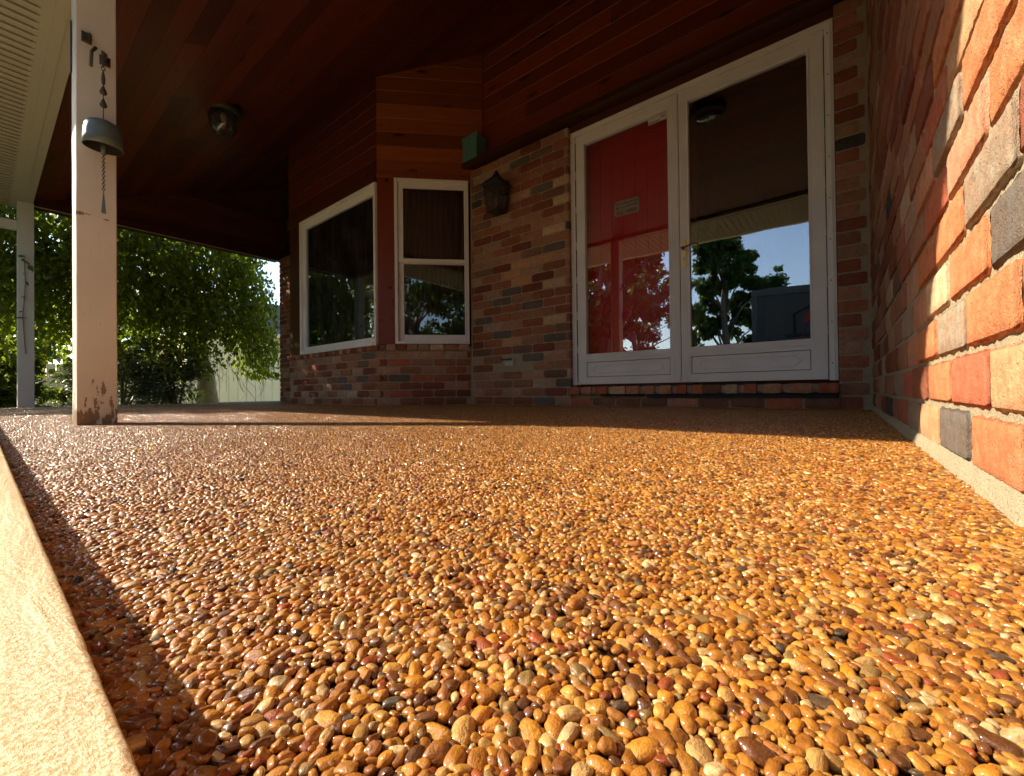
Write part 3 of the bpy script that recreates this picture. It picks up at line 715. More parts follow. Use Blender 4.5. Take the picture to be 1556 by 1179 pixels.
hp = MB(); hp.prism([(-.988 + .0165 * math.cos(a) , (1.155 if math.sin(a) > 0 else .987) + .0125 * math.sin(a)) for a in [i * math.pi / 8 for i in range(16)]], .036, .044)
hd = dpart(hp, 'handle', M_BRASS, frame, bevel=.0015)
lv = MB().tube([(-.992, .045, 1.108), (-.992, .0, 1.108)], .008, 10); lv.tube([(-.992, .002, 1.108), (-.968, -.004, 1.107), (-.94, -.008, 1.112), (-.915, -.008, 1.119), (-.893, -.005, 1.115), (-.878, 0, 1.098)], [.0075, .006, .005, .0045, .004, .003], 10)
dpart(lv, 'lever', M_BRONZE, frame, smooth=True)
kh = MB().box(-.990, -.986, .0352, .036, 1.03, 1.045); dpart(kh, 'keyhole', M_BLACK, frame)
# red entry door behind the left leaf, open dark hall behind the right one
mb = MB(); x = -1.87; wds = .098
while x < -.99:
    b = min(x + wds, -.985); mb.box(x + .0015, b - .0015, .150, .19, .17, 2.25); x = b
mb.box(-1.87, -.985, .156, .188, .17, 2.25)
rd = dpart(mb, 'entry_door', M_RED, house, bevel=.0015)
dpart(MB().box(-.984, -.93, .14, .2, .17, 2.25).box(-1.9, -.12, .105, .3, 2.232, 2.3).box(-.93, -.12, .14, .3, .1, .17).box(-1.89, -.95, .1, .3, .1, .168), 'door_jamb', M_DWOOD, house)
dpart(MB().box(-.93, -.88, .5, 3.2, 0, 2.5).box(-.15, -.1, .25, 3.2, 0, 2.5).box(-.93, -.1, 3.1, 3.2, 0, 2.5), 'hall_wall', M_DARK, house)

# plaque hung on the red door
pq = empty('plaque', (-1.445, .148, 1.50)); tag(pq, 'small grey stone plaque reading PULL WEEDS hung on the red door', 'sign'); bpy.context.view_layer.update()
poly = [(-1.548, 1.522), (-1.536, 1.508), (-1.356, 1.500), (-1.343, 1.512), (-1.345, 1.612), (-1.36, 1.624), (-1.535, 1.628), (-1.547, 1.614)]
dpart(MB().prism(poly, .134, .148), 'plate', M_PLAQ, pq, bevel=.003)
text('PULL WEEDS', .034, (-1.445, .1335, 1.518), (R(90), 0, 0), M_BLACK, pq, font_bold=.0006, xs=.84)
mb = MB(); rr = random.Random(12)
for zz in (1.594, 1.566):
    x = -1.53
    while x < -1.365:
        l = rr.uniform(.005, .009); mb.box(x, x + l, .1325, .1335, zz, zz + rr.choice([.008, .008, .013])); x += l + rr.choice([.002, .002, .009])
dpart(mb, 'worn_lettering', M_BLACK, pq)

# ---------------------------------------------------------------- porch roof
roof = empty('porch_roof', (-3.7, -2.7, 0)); tag(roof, 'sloping porch roof with dark cedar board ceiling and cream vented soffit', 'roof'); bpy.context.view_layer.update()
sl = math.atan(ZCS); r5 = random.Random(21)
TCe = Matrix.Translation((0, -2.62, ceilz(-2.62) + .0)) @ Matrix.Rotation(math.pi / 2 + sl, 4, 'X') @ Matrix.Rotation(0, 4, 'Z')
# local -y (board front) must look down: rotate so that local z runs up the slope
ez = Vector((0, math.cos(sl), math.sin(sl))); ex = Vector((1, 0, 0)); ey = ez.cross(ex)   # right handed: x, y(into roof), z(up slope)
TCe = Matrix(((ex.x, ey.x, ez.x, 0), (ex.y, ey.y, ez.y, -2.64), (ex.z, ey.z, ez.z, ceilz(-2.64)), (0, 0, 0, 1)))
Ls = (UW + 2.64) / math.cos(sl); z = 0
while z < Ls:
    cuts = [-7.4] + sorted(r5.uniform(-6.8, -.6) for _ in range(2)) + [0.0]
    for a, b in zip(cuts, cuts[1:]):
        if b - a > .05: board(roof, a + .001, b - .001, z, min(z + .133, Ls), TCe, M_WOOD, name='ceiling_board')
    z += .135
def rbox(name, x0, x1, y0, y1, z0, z1, m, M=None, bevel=.003):
    return sbox(name, x0, x1, y0, y1, z0, z1, m, M, bevel, roof)
EY, EZ = -3.53, 2.30                                            # eave edge
rbox('front_beam', -7.45, 0.0, -2.745, -2.64, 2.303, 2.345, M_SOFF)
mb = MB(); mb.box(-7.6, .3, -2.755, -2.70, 2.296, 2.303); dpart(mb, 'soffit_trim', M_SOFF, roof, bevel=.001)
mb = MB()                                                       # vented soffit: ribs run outwards from the beam
x = -7.6
while x < .3:
    mb.box(x, x + .056, EY + .02, -2.80, 2.309, 2.313); mb.box(x + .056, x + .062, EY + .02, -2.815, 2.301, 2.311); x += .075
mb.box(-7.6, .3, EY + .02, -2.755, 2.314, 2.318); mb.box(-7.6, .3, -2.80, -2.755, 2.303, 2.312)
dpart(mb, 'soffit', M_SOFF, roof)
g_ = MB(); g_.box(-7.62, .32, EY - .0, EY + .02, EZ, EZ + .13); rbox('fascia', -7.62, .32, EY + .001, EY + .02, EZ - .0, EZ + .13, M_WHITE)
mb = MB().prism([(0, 0), (0, 0)], 0, 0) if False else MB()
gp = [(EY, EZ + .13), (EY - .10, EZ + .13), (EY - .11, EZ + .09), (EY - .08, EZ + .04), (EY - .07, EZ + .01), (EY, EZ + .01)]
mb.add([(x, y, z) for x in (-7.62, .32) for y, z in gp], [tuple(range(6)), tuple(reversed(range(6, 12)))] + [(i, i + 6, (i + 1) % 6 + 6, (i + 1) % 6) for i in range(6)])
dpart(mb, 'gutter', M_WHITE, roof, bevel=.003)
mb = MB(); yy = [EY - .02, 4.4]; top = lambda y: ceilz(y) + .03 if y > -2.7 else ceilz(-2.7) + .03 + (y + 2.7) * .1
prof = [(EY - .02, EZ + .14), (-2.64, ceilz(-2.64) + .025), (.9, ceilz(.9) + .025), (4.3, ceilz(.9) + .025), (4.3, ceilz(.9) + .2), (.9, ceilz(.9) + .2), (EY - .02, EZ + .16)]
mb.add([(x, y, z) for x in (-7.62, .32) for y, z in prof], [tuple(range(7)), tuple(reversed(range(7, 14)))] + [(i, i + 7, (i + 1) % 7 + 7, (i + 1) % 7) for i in range(7)])
dpart(mb, 'roof_deck', M_SHING, roof)
# left gable closing: beam with boarding above
rbox('gable_beam', -7.45, -7.34, -2.64, -.0, 2.285, 2.40, M_DWOOD); rbox('gable_trim', -7.335, -7.328, -2.64, 0, 2.283, 2.297, M_SOFF)
z = 2.4; Mg = Matrix.Translation((-7.375, 0, 0)) @ Matrix.Rotation(math.pi / 2, 4, 'Z')   # local x -> +Y, front -> +X
while z < ceilz(UW):
    y0 = max(-2.66, (z - ZC0) / ZCS - 2.7)
    if UW - y0 > .05: board(roof, y0, UW, z, z + .133, Mg, M_DWOOD, name='gable_board')
    z += .135
mb = MB(); mb.add([(-7.40, -2.7, 2.3), (-7.40, .12, 2.3), (-7.40, .12, 3.6), (-7.43, -2.7, 2.3), (-7.43, .12, 2.3), (-7.43, .12, 3.6)], [(0, 1, 2), (3, 5, 4), (0, 3, 4, 1), (1, 4, 5, 2), (2, 5, 3, 0)]); dpart(mb, 'gable_backing', M_DARK, roof)

# ---------------------------------------------------------------- posts
def post(x0, x1, y0, y1, h, m, lab, seed):
    p = empty('porch_post', ((x0 + x1) / 2, (y0 + y1) / 2, 0)); tag(p, lab, 'post', 'painted posts along the porch edge'); bpy.context.view_layer.update()
    mb = MB(); n = 46; vs = []; w_ = .003
    ring = [(x0 + w_, y0), (x1 - w_, y0), (x1, y0 + w_), (x1, y1 - w_), (x1 - w_, y1), (x0 + w_, y1), (x0, y1 - w_), (x0, y0 + w_)]
    for k in range(n + 1):
        z = h * k / n
        for j, (x, y) in enumerate(ring): vs.append((x + .0012 * noise.noise(Vector((z * 6, j, seed))), y + .0012 * noise.noise(Vector((z * 6, j + 9, seed))), z))
    fs = [(k * 8 + j, k * 8 + (j + 1) % 8, (k + 1) * 8 + (j + 1) % 8, (k + 1) * 8 + j) for k in range(n) for j in range(8)]
    mb.add(vs, fs + [tuple(range(8)), tuple(range(n * 8, n * 8 + 8))]); dpart(mb, 'shaft', m, p); return p
P1 = post(-2.797, -2.669, -2.764, -2.637, 2.303, M_POST, 'large near cream post with peeling foot and a hanging bell', 1)
P2 = post(-7.43, -7.29, -2.758, -2.634, 2.303, M_RAIL, 'far grey white corner post in the shade before the foliage', 2)
br = MB().box(-2.669, -2.655, -2.748, -2.716, 1.645, 1.685); br.box(-2.662, -2.640, -2.728, -2.722, 1.65, 1.68); br.box(-2.669, -2.645, -2.748, -2.743, 1.65, 1.672)
dpart(br, 'bracket', M_CHAIN, P1, bevel=.001)
dpart(MB().box(-2.787, -2.775, -2.770, -2.7645, 1.55, 1.78), 'conduit_strap', M_IRON, P1, bevel=.001)
dpart(MB().box(-7.345, -7.333, -2.700, -2.688, 1.35, 1.56), 'latch', M_IRON, P2)
rl = MB().box(-7.41, -7.33, -4.6, -2.758, 1.99, 2.09).obj('white_rail', M_RAIL, None, bevel=.004); tag(rl, 'white horizontal rail running out from the far corner post', 'rail')

# ---------------------------------------------------------------- bell
BXc, BYc = -2.575, -2.692
bell = empty('wind_bell', (BXc, BYc, .9)); tag(bell, 'grey metal cup shaped bell on a chain hanging from the near post', 'bell'); bpy.context.view_layer.update()
prof = [(.0, 0.0), (.014, .001), (.034, -.004), (.05, -.013), (.0585, -.028), (.0615, -.05), (.063, -.08), (.065, -.112), (.0625, -.112)]; prof_in = [(.0625, -.112), (.060, -.08), (.0585, -.05), (.053, -.028), (.04, -.012), (0, -.006)]
Mb = Matrix.Translation((BXc, BYc, 1.288)) @ Matrix.Rotation(R(4), 4, 'Y')
dpart(MB().lathe(prof, 48, Mb), 'cup', M_BELL, bell, smooth=True); dpart(MB().lathe(prof_in, 48, Mb), 'cup_inside', M_IRON, bell, smooth=True)  # shade inside the cup is put in as a darker metal
hk = MB().tube([(-2.669, BYc + .02, 1.60), (-2.62, BYc + .015, 1.605), (-2.585, BYc, 1.59), (-2.575, BYc, 1.565), (-2.565, BYc, 1.58)], .005, 8); hk.box(-2.669, -2.663, BYc + .0, BYc + .035, 1.58, 1.62)
hk.tube([(-2.60, BYc - .018, 1.605), (-2.60, BYc - .032, 1.58), (-2.60, BYc - .034, 1.515)], .006, 8)
dpart(hk, 'hook', M_CHAIN, bell, smooth=True)
def chain(zs, ze, n, r_):
    mb = MB()
    for i in range(n):
        zc = zs + (ze - zs) * (i + .5) / n; hl = abs(ze - zs) / n * .62; a = math.pi / 2 * (i % 2)
        mb.tube([(BXc + r_ * math.cos(t) * math.cos(a), BYc + r_ * math.cos(t) * math.sin(a), zc + hl * math.sin(t)) for t in [j * math.pi / 5 for j in range(11)]], r_ * .32, 6, False)
    return mb
ch = chain(1.565, 1.49, 5, .006); ch.lathe([(.002, 0), (.006, .01), (.007, .03), (.004, .055)], 12, Matrix.Translation((BXc, BYc, 1.44)))
for zc, h_ in ((1.405, .035), (1.35, .035)): ch.lathe([(.002, h_), (.007, h_ * .65), (.0125, h_ * .2), (.011, 0), (.002, -.006)], 14, Matrix.Translation((BXc, BYc, zc)))
ch.tube([(BXc, BYc, 1.44), (BXc, BYc, 1.285)], .0018, 6)
dpart(ch, 'chain', M_CHAIN, bell, smooth=True)
cl = MB().tube([(BXc, BYc, 1.28), (BXc, BYc, 1.185)], .002, 6); cl.tube([(BXc, BYc, 1.20), (BXc, BYc, 1.145)], [.009, .008], 12); dpart(cl, 'clapper', M_BELL, bell, smooth=True)
ch = chain(1.145, .995, 16, .0045); dpart(ch, 'lower_chain', M_CHAIN, bell, smooth=True)
dpart(MB().tube([(BXc, BYc, .998), (BXc, BYc, .95), (BXc, BYc, .898)], [.001, .005, .0095], 4), 'wind_catcher', M_BELL, bell)

# ---------------------------------------------------------------- wall lantern, outlet, ledge box, ceiling lights
lx, ly = -2.565, -.12
lan = empty('wall_lantern', (lx, 0, 1.9)); tag(lan, 'dark metal wall lantern with glass sides fixed to the brick beside the door', 'lantern'); bpy.context.view_layer.update()
dpart(MB().box(lx - .04, lx + .04, -.02, .0, 1.88, 2.02).tube([(lx, -.02, 1.93), (lx, -.06, 1.93), (lx, -.12, 1.97), (lx, -.12, 2.07)], .009, 8), 'arm', M_IRON, lan, bevel=.002)
r0, r1_ = .062, .082
def sq(r, z): return [(lx + r * a, ly + r * b, z) for a, b in ((-1, -1), (1, -1), (1, 1), (-1, 1))]
cap = MB(); rings = [sq(.1, 1.975), sq(.102, 1.985), sq(.07, 2.03), sq(.035, 2.06), sq(.02, 2.085), sq(.008, 2.12)]
cap.add([p for r_ in rings for p in r_], [(i * 4 + j, i * 4 + (j + 1) % 4, i * 4 + 4 + (j + 1) % 4, i * 4 + 4 + j) for i in range(5) for j in range(4)] + [(3, 2, 1, 0), (20, 21, 22, 23)])
dpart(cap, 'cap', M_IRON, lan)
cg = MB()
for a, b in ((-1, -1), (1, -1), (1, 1), (-1, 1)): cg.tube([(lx + r1_ * a, ly + r1_ * b, 1.975), (lx + r0 * a, ly + r0 * b, 1.75)], .006, 6)
cg.add([p for p in sq(.07, 1.755) + sq(.07, 1.742) + sq(.03, 1.725)], [(0, 1, 5, 4), (1, 2, 6, 5), (2, 3, 7, 6), (3, 0, 4, 7), (3, 2, 1, 0), (4, 5, 9, 8), (5, 6, 10, 9), (6, 7, 11, 10), (7, 4, 8, 11), (8, 9, 10, 11)])
dpart(cg, 'cage', M_IRON, lan)
for k in range(4):
    a, b = sq(r1_ - .004, 1.972), sq(r0 - .004, 1.757); dpart(MB().add([a[k], a[(k + 1) % 4], b[(k + 1) % 4], b[k]], [(0, 1, 2, 3)]), 'pane', M_BULB, lan)
dpart(MB().lathe([(0, .09), (.012, .075), (.019, .05), (.016, .02), (.012, 0), (0, 0)], 14, Matrix.Translation((lx, ly, 1.80))), 'bulb', simple('frosted_bulb', (.4, .38, .32), .5), lan, smooth=True)

ox, oz = -2.535, .388
out_ = empty('outlet', (ox, 0, oz)); tag(out_, 'small grey weatherproof electrical outlet low in the brick wall', 'outlet'); bpy.context.view_layer.update()
dpart(MB().box(ox - .055, ox + .055, -.006, .02, oz - .035, oz + .033), 'plate', M_GREY, out_, bevel=.003)
dpart(MB().box(ox - .035, ox - .008, -.009, -.004, oz - .02, oz + .008).box(ox + .008, ox + .035, -.009, -.004, oz - .02, oz + .008), 'socket', simple('socket_face', (.62, .6, .52), .5), out_, bevel=.002)
dpart(MB().box(ox - .065, ox + .038, -.045, -.006, oz + .024, oz + .034, ), 'cover_flap', M_IRON, out_, bevel=.002)

bx = empty('ledge_box', (-2.96, .02, 2.372)); tag(bx, 'small teal painted wooden box standing on the ledge above the brick', 'box'); bpy.context.view_layer.update()
dpart(MB().box(-3.055, -2.865, -.055, .085, 2.373, 2.60), 'body', M_TEAL, bx, bevel=.003)
dpart(MB().box(-3.06, -2.858, -.062, .09, 2.60, 2.625), 'lid', M_TEAL, bx, bevel=.002)

def ceiling_light(x, y, ring, lab, drop=.12):
    zc = ceilz(y); e = empty('ceiling_light', (x, y, zc)); tag(e, lab, 'ceiling light', 'lights on the porch ceiling'); bpy.context.view_layer.update()
    M = Matrix.Translation((x, y, zc - .03))
    dpart(MB().lathe([(0, .06), (ring, .04), (ring, -.02), (ring * .85, -.045), (ring * .8, -.02), (0, -.02)], 36, M), 'canopy', M_IRON, e, smooth=True)
    gz = -.03
    gl = [(ring * .74, gz), (ring * .80, gz - drop * .35), (ring * .74, gz - drop * .8), (ring * .5, gz - drop * 1.15), (ring * .2, gz - drop * 1.3), (0, gz - drop * 1.32)]
    dpart(MB().lathe(gl, 36, M), 'glass_bowl', M_BULB, e, smooth=True)
    dpart(MB().lathe([(0, 0), (.02, -.005), (.03, -.05), (.018, -.09), (0, -.1)], 14, M), 'bulb', bpy.data.materials['frosted_bulb'], e, smooth=True)
    return e
ceiling_light(-4.65, -1.6, .15, 'dark ceiling light with clear glass bowl in the shadowed far ceiling', .15)
ceiling_light(-1.15, -1.36, .16, 'round ceiling light above the doorway, seen only mirrored in the glass', .05)

# ---------------------------------------------------------------- vegetation
def leaf_mesh(name, P, size, m, parent, droop=.5, seed=0, ratio=.75, sizevar=.3):
    rg = np.random.default_rng(seed); n = len(P); P = np.asarray(P, float)
    th = rg.uniform(0, 2 * math.pi, n); pit = rg.normal(-droop, .5, n)
    d = np.stack([np.cos(th) * np.cos(pit), np.sin(th) * np.cos(pit), np.sin(pit)], 1)
    s_ = np.cross(d, rg.normal(0, 1, (n, 3)) * .5 + np.array([0, 0, 1.0])); s_ /= np.linalg.norm(s_, axis=1)[:, None] + 1e-9
    nn = np.cross(s_, d); L = (size * (1 + rg.normal(0, sizevar, n).clip(-.6, .8)))[:, None]; W_ = L * ratio * .5
    v = np.stack([P, P + d * L * .42 + s_ * W_ - nn * L * .06, P + d * L - nn * L * .12, P + d * L * .42 - s_ * W_ - nn * L * .06], 1).reshape(-1, 3)
    f = np.arange(n)[:, None] * 4 + np.array([[0, 1, 2, 0, 2, 3]]); f = f.reshape(-1)
    me = bpy.data.meshes.new(name); me.vertices.add(4 * n); me.vertices.foreach_set('co', v.astype(np.float32).ravel())
    me.loops.add(6 * n); me.loops.foreach_set('vertex_index', f.astype(np.int32)); me.polygons.add(2 * n)
    me.polygons.foreach_set('loop_start', np.arange(0, 6 * n, 3, dtype=np.int32)); me.polygons.foreach_set('loop_total', np.full(2 * n, 3, np.int32)); me.update()
    a = me.attributes.new('rnd', 'FLOAT', 'POINT'); a.data.foreach_set('value', np.repeat(rg.random(n), 4).astype(np.float32))
    me.materials.append(m); o = bpy.data.objects.new(name, me); COL.objects.link(o); o.parent = parent
    if parent is not None: o.matrix_parent_inverse = parent.matrix_world.inverted()
    return o
def clumps(centres, radii, n, seed, flat=.8):
    rg = np.random.default_rng(seed); c = np.asarray(centres, float); r_ = np.asarray(radii, float); w_ = r_ ** 2; k = rg.choice(len(c), n, p=w_ / w_.sum())
    d = rg.normal(0, 1, (n, 3)); d /= np.linalg.norm(d, axis=1)[:, None]; rad = rg.random(n) ** .55
    return c[k] + d * (rad * r_[k])[:, None] * np.array([1, 1, flat])

# weeping vine covered tree beyond the open end of the porch
vt = empty('vine_tree', (-9.5, -.3, -.16)); tag(vt, 'leafy tree hanging like a curtain beyond the open end of the porch', 'tree'); bpy.context.view_layer.update()
rg = np.random.default_rng(5); cs = []; rs = []
ztop = lambda y: 5.6 - .9 * max(0, y + .6) ** 1.0 - 2.3 * max(0, y + .35)
for k in range(300):
    y = rg.uniform(-5.2, .25); zt = min(5.4 if y > -4.2 else 3.6, ztop(y)); zb = 1.0 if y < -1.6 else .95 + .15 * math.sin(y * 5); z = rg.uniform(zb, max(zb + .3, zt)); x = rg.uniform(-9.9, -8.3) + (.3 if z > 3 else 0)
    if z < 1.6 and rg.random() < .3: continue
    cs.append((x, y, z)); rs.append(rg.uniform(.22, .5))
P = clumps(cs, rs, 33000, 1, 1.1)
st = []                                                          # hanging strands along the near face and right edge
for k in range(520):
    y = rg.uniform(-3.4, .42); z0 = rg.uniform(1.6, 3.4) - (max(0, y + .2)) * 1.2; l = rg.uniform(.5, 1.7); x = rg.uniform(-9.2, -8.1)
    zl = max(.42 if y > -.1 else .62 if y > -.7 else .40, z0 - l); m_ = int((z0 - zl) * 60)
    if m_ < 4: continue
    zz = rg.uniform(zl, z0, m_); st.append(np.column_stack([x + rg.normal(0, .06, m_), y + .05 * np.sin(zz * 3 + k) + rg.normal(0, .06, m_), zz]))
P = np.vstack([P] + st); P = P[(P[:, 1] < .42) & (P[:, 2] > .35)]
leaf_mesh('crown', P, .074, M_LEAF, vt, 1.0, 2, .62)
tk = MB().tube([(-9.5, -.36, -.16), (-9.5, -.40, .4), (-9.48, -.5, .9), (-9.5, -.62, 1.6), (-9.7, -.8, 2.4), (-9.9, -1.2, 3.6), (-9.8, -1.6, 4.6)], [.19, .15, .13, .12, .10, .07, .03], 14)
tk.tube([(-9.5, -.6, 1.5), (-9.1, -.3, 2.0), (-8.8, .0, 2.6)], [.07, .04, .015], 8); tk.tube([(-9.6, -.75, 2.2), (-9.3, -1.6, 3.0), (-9.2, -2.8, 3.8)], [.08, .05, .02], 8)
dpart(tk, 'trunk', M_LTRUNK, vt, smooth=True)
tw = MB()
for k in range(60):
    y = rg.uniform(-.9, .45); x = rg.uniform(-9.1, -8.3); z = rg.uniform(.55, 1.2); pp = [(x, y, z)]
    for j in range(4): pp.append((pp[-1][0] + rg.normal(0, .05), pp[-1][1] + rg.normal(.02, .08), pp[-1][2] - rg.uniform(.06, .22)))
    tw.tube(pp, [.005, .004, .003, .003, .002], 4, False)
dpart(tw, 'hanging_twigs', M_BARK, vt)
# conifer shrubs
def shrub(x, y, r, h, n, m, lab, seed, size=.05, cat='shrub', grp=None, z0=-.16):
    e = empty('shrub', (x, y, z0)); tag(e, lab, cat, grp); bpy.context.view_layer.update(); rg = np.random.default_rng(seed)
    cs = [(x + r * rg.normal(0, .42), y + r * rg.normal(0, .5), z0 + h * rg.uniform(.12, .92)) for _ in range(36)]; rs = [r * rg.uniform(.2, .4) for _ in cs]
    leaf_mesh('foliage', clumps(cs, rs, n, seed, .8), size, m, e, .2, seed, .35)
    sm = MB()
    for k in range(7):
        a = rg.uniform(0, 6.28); sm.tube([(x, y, z0), (x + .3 * r * math.cos(a), y + .3 * r * math.sin(a), z0 + h * .4), (x + .7 * r * math.cos(a), y + .7 * r * math.sin(a), z0 + h * .8)], [.02, .014, .006], 5)
    dpart(sm, 'stem', M_BARK, e); return e
shrub(-8.9, -1.65, .75, 1.0, 9000, M_NEED, 'low grey green conifer shrub under the hanging foliage right of the near post', 31, .06)
shrub(-8.7, -1.0, .55, 1.15, 8000, M_NEED, 'grey green conifer shrub standing just left of the pale trunk', 34, .06)
shrub(-8.8, -2.75, .45, .95, 4500, M_LEAF, 'low leafy bush showing between the two porch posts', 32, .09)
shrub(-9.0, -3.6, .5, 1.2, 4500, M_LEAF, 'leafy bush at the far left beside the corner post', 33, .09)
# climbing sprig on the far post
sp = empty('climbing_sprig', (-7.27, -2.7, 1.0)); tag(sp, 'thin climbing sprig with a few leaves on the far corner post', 'vine'); bpy.context.view_layer.update()
zz = np.array([1.0, 1.02, 1.08, 1.22, 1.24, 1.42, 1.5, 1.6, 1.66, 1.7]); leaf_mesh('leaf', np.column_stack([np.full(10, -7.27), -2.71 + .03 * np.sin(zz * 40), zz]), .11, M_LEAF2, sp, .1, 5, .4)
dpart(MB().tube([(-7.28, -2.70, .6), (-7.275, -2.72, 1.0), (-7.275, -2.70, 1.4), (-7.275, -2.71, 1.7)], .004, 5), 'stem', M_BARK, sp)

# garage and fence beyond
gar = empty('garage', (-18, 4, 0)); tag(gar, 'cream vertical sided outbuilding with grey shingle roof behind the tree', 'garage'); bpy.context.view_layer.update()
y = 1.5; k = 0
while y < 8: dpart(MB().box(-18.03 + (.006 if k % 2 else 0), -18, y + .006, y + .294, -.16, 2.46), 'siding_panel', M_CREAM, gar, bevel=.004); y += .3; k += 1
dpart(MB().box(-22, -18.03, 1.45, 8.1, -.16, 2.5), 'wall', M_CREAM, gar)
dpart(MB().box(-18.04, -17.93, 1.42, 1.56, -.16, 2.46), 'corner_board', M_WHITE, gar, bevel=.004)
rr_ = MB(); 
for k in range(14):
    z0 = 2.46 + k * .135; x0 = -17.8 - k * .27; rr_.box(x0 - .32, x0, 1.2, 8.4, z0, z0 + .15)
dpart(rr_, 'roof', M_SHING, gar)
dpart(MB().box(-17.82, -17.78, 1.2, 8.4, 2.36, 2.5), 'eave_board', M_CREAM, gar)
fen = empty('garden_fence', (-14, -3, -.16)); tag(fen, 'low cream board fence glimpsed through the leaves on the left', 'fence'); bpy.context.view_layer.update()
y = -9.0
while y < .6:
    dpart(MB().box(-14.02, -14, y, y + .14, -.16, .85 + .0), 'fence_board', M_CREAM, fen, bevel=.003); y += .15
for y in (-8.9, -6.5, -4.1, -1.7, .6): dpart(MB().box(-14, -13.9, y, y + .1, -.16, .95), 'fence_post', M_WHITE, fen, bevel=.004)

# ---------------------------------------------------------------- what the door glass mirrors: trees, trailer, flowers
def tree(x, y, h, r, n, lab, seed, m=M_LEAF2, size=.17, grp='garden trees mirrored in the door glass', zlow=.25, holes=1.0):
    e = empty('tree', (x, y, -.16)); tag(e, lab, 'tree', grp); bpy.context.view_layer.update(); rg = np.random.default_rng(seed)
    tk = MB().tube([(x, y, -.16), (x + .1, y, h * .25), (x - .1, y + .1, h * .5), (x, y, h * .85)], [h * .028, h * .022, h * .015, h * .004], 10); cs = []; rs = []
    for k in range(26):
        t = rg.uniform(zlow, .97); a = rg.uniform(0, 6.28); w_ = r * (1 - abs(t - .55) * 1.15) ** .6 * rg.uniform(.35, 1.0) if abs(t - .55) < .8 else .3
        c = Vector((x + w_ * math.cos(a), y + w_ * math.sin(a), h * t)); tk.tube([(x, y, h * max(.12, t - .22)), ((x + c.x) / 2, (y + c.y) / 2, h * (t - .08)), c], [h * .009, h * .005, h * .002], 5)
        for q in range(5):
            cs.append((c.x + rg.normal(0, r * .16), c.y + rg.normal(0, r * .16), c.z + rg.normal(0, h * .045))); rs.append(r * rg.uniform(.10, .22) * holes)
    dpart(tk, 'trunk', M_BARK, e, smooth=True); leaf_mesh('crown', clumps(cs, rs, n, seed, .75), size, m, e, .4, seed, .7); return e
tree(-5.0, -21.5, 8.6, 2.3, 40000, 'tall broad tree against the blue sky mirrored in the right door pane', 51, zlow=.2)
tree(-3.2, -27, 7.2, 1.4, 6000, 'small distant treetop mirrored above the trailer', 52, zlow=.35)
tree(-8.2, -17, 6.2, 2.9, 26000, 'low spreading tree mirrored at the left edge of the right pane', 53, zlow=.12)
tree(-6.2, -9.4, 6.2, 2.1, 17000, 'near open crowned tree mirrored over the red door', 54, size=.16, zlow=.22, holes=.9)
tree(-9.5, -10.5, 6.5, 2.8, 12000, 'thick dark tree mirrored at the far left of the red door', 55, size=.18, zlow=.1)
tree(-14, -14, 8, 3.6, 13000, 'large garden tree mirrored in the bay window', 56, size=.25, zlow=.12)
tree(1.5, -6.9, 5, 1.3, 9000, 'slim bushy tree right of the porch steps mirrored in the narrow window', 59, size=.13, zlow=.06)
tree(3.4, -6.4, 6.5, 3.4, 24000, 'leafy tree to the right of the porch mirrored in the narrow window', 58, size=.16, zlow=.08)
tree(5, -24, 8, 4, 9000, 'roundish tree standing behind the dark trailer', 57, size=.3, zlow=.15)
hd_ = []; rg = np.random.default_rng(77)
cs = [(x, -31 + rg.normal(0, 1.2), rg.uniform(.2, 2.6)) for x in np.linspace(-45, 30, 240)]; rs = [rg.uniform(.9, 1.6) for _ in cs]
o = leaf_mesh('far_woodland', clumps(cs, rs, 26000, 78, .9), .5, M_LEAF2, None, .2, 79, .7); tag(o, kind='stuff')
cs = [(-38 + rg.normal(0, 2), y, rg.uniform(.2, 6)) for y in np.linspace(-30, 30, 160)]; rs = [rg.uniform(1.2, 2.4) for _ in cs]
o = leaf_mesh('far_woodland', clumps(cs, rs, 20000, 80, .9), .6, M_LEAF2, None, .2, 81, .7); tag(o, kind='stuff')

tr = empty('trailer', (.6, -9.3, -.16)); tag(tr, 'dark grey enclosed cargo trailer with red house logo, mirrored in the right door pane', 'trailer'); bpy.context.view_layer.update()
TX0, TX1, TY0, TY1 = -1.8, 2.9, -10.2, -8.25
dpart(MB().box(TX0, TX1, TY0, TY1, .38, 2.42), 'body', M_TRAIL, tr, bevel=.03)
for k in range(6): dpart(MB().box(TX0 + .12 + k * .75, TX0 + .12 + k * .75 + .74, TY1 - .005, TY1 + .006, .5, 2.25), 'side_panel', M_TRAIL, tr, bevel=.003)
dpart(MB().box(TX0 - .02, TX1 + .02, TY1 - .03, TY1 + .02, 2.27, 2.44).box(TX0 - .02, TX0 + .1, TY1 - .03, TY1 + .021, .38, 2.27).box(TX0 - .02, TX1 + .02, TY1 - .03, TY1 + .022, .34, .46), 'edge_trim', M_TRIMM, tr, bevel=.01)
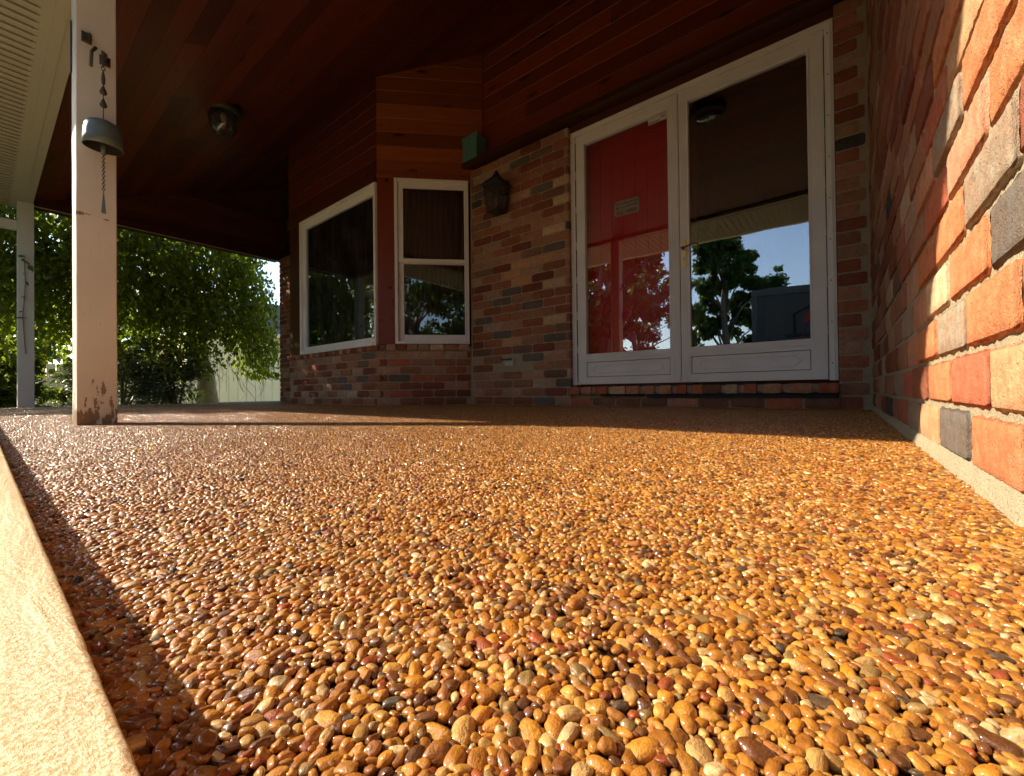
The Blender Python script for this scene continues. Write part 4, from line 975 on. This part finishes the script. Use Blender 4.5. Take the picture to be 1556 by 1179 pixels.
# logo: house outline around a red roof shape, three worn lines of lettering
lg = MB(); X = lambda a: -.98 + a
out_l = [(X(0), 1.35), (X(0), 1.78), (X(.55), 2.14), (X(1.1), 1.78), (X(1.1), 1.35)]
for a, b in zip(out_l, out_l[1:]): lg.tube([(a[0], TY1 + .008, a[1]), (b[0], TY1 + .008, b[1])], .022, 6)
dpart(lg, 'logo_outline', M_BLACK, tr)
dpart(MB().prism([(X(.16), 1.55), (X(.16), 1.72), (X(.55), 1.98), (X(.94), 1.72), (X(.94), 1.55), (X(.55), 1.78)], TY1 + .007, TY1 + .012), 'logo_mark', M_REDP, tr)
lw = MB(); rr = random.Random(6)
for zz, x0, x1, h_ in ((1.27, -1.15, .6, .07), (1.12, -1.45, .8, .05), (1.0, -1.15, .6, .05)):
    x = x0
    while x < x1: l = rr.uniform(.03, .06); lw.box(x, x + l, TY1 + .007, TY1 + .009, zz, zz + h_); x += l + rr.choice([.015, .015, .05])
dpart(lw, 'worn_lettering', M_BLACK, tr)
for xx in (.35, 1.15): dpart(MB().lathe([(0, .1), (.2, .1), (.33, .08), (.34, 0), (.33, -.08), (.2, -.1), (0, -.1)], 28, Matrix.Translation((xx, TY1 - .08, .18)) @ Matrix.Rotation(R(90), 4, 'X')), 'wheel', M_RUB, tr, smooth=True)
for k, (fx, fy) in enumerate(((-1.5, -6.9), (-.9, -6.8), (-.3, -6.9), (.3, -6.8), (.9, -6.9))):
    e = empty('flower_bush', (fx, fy, -.16)); tag(e, ['leftmost red flowering bush in the row before the dark trailer', 'second red flowering bush from the left before the trailer', 'middle red flowering bush in the row before the trailer', 'fourth red flowering bush from the left before the trailer', 'rightmost red flowering bush in the row before the trailer'][k], 'flower bush', 'red flower bushes before the trailer'); bpy.context.view_layer.update()
    cs = [(fx + rg.normal(0, .2), fy + rg.normal(0, .15), rg.uniform(.2, .95)) for _ in range(16)]
    leaf_mesh('foliage', clumps(cs, [.2] * 16, 1300, 90 + k), .08, M_LEAF2, e, .2, 91 + k, .6)
    cs = [(fx + rg.normal(0, .22), fy + rg.normal(0, .15), rg.uniform(.7, 1.02)) for _ in range(16)]
    leaf_mesh('blossom', clumps(cs, [.14] * 16, 1300, 95 + k), .06, M_FLOW, e, -.2, 96 + k, .9)
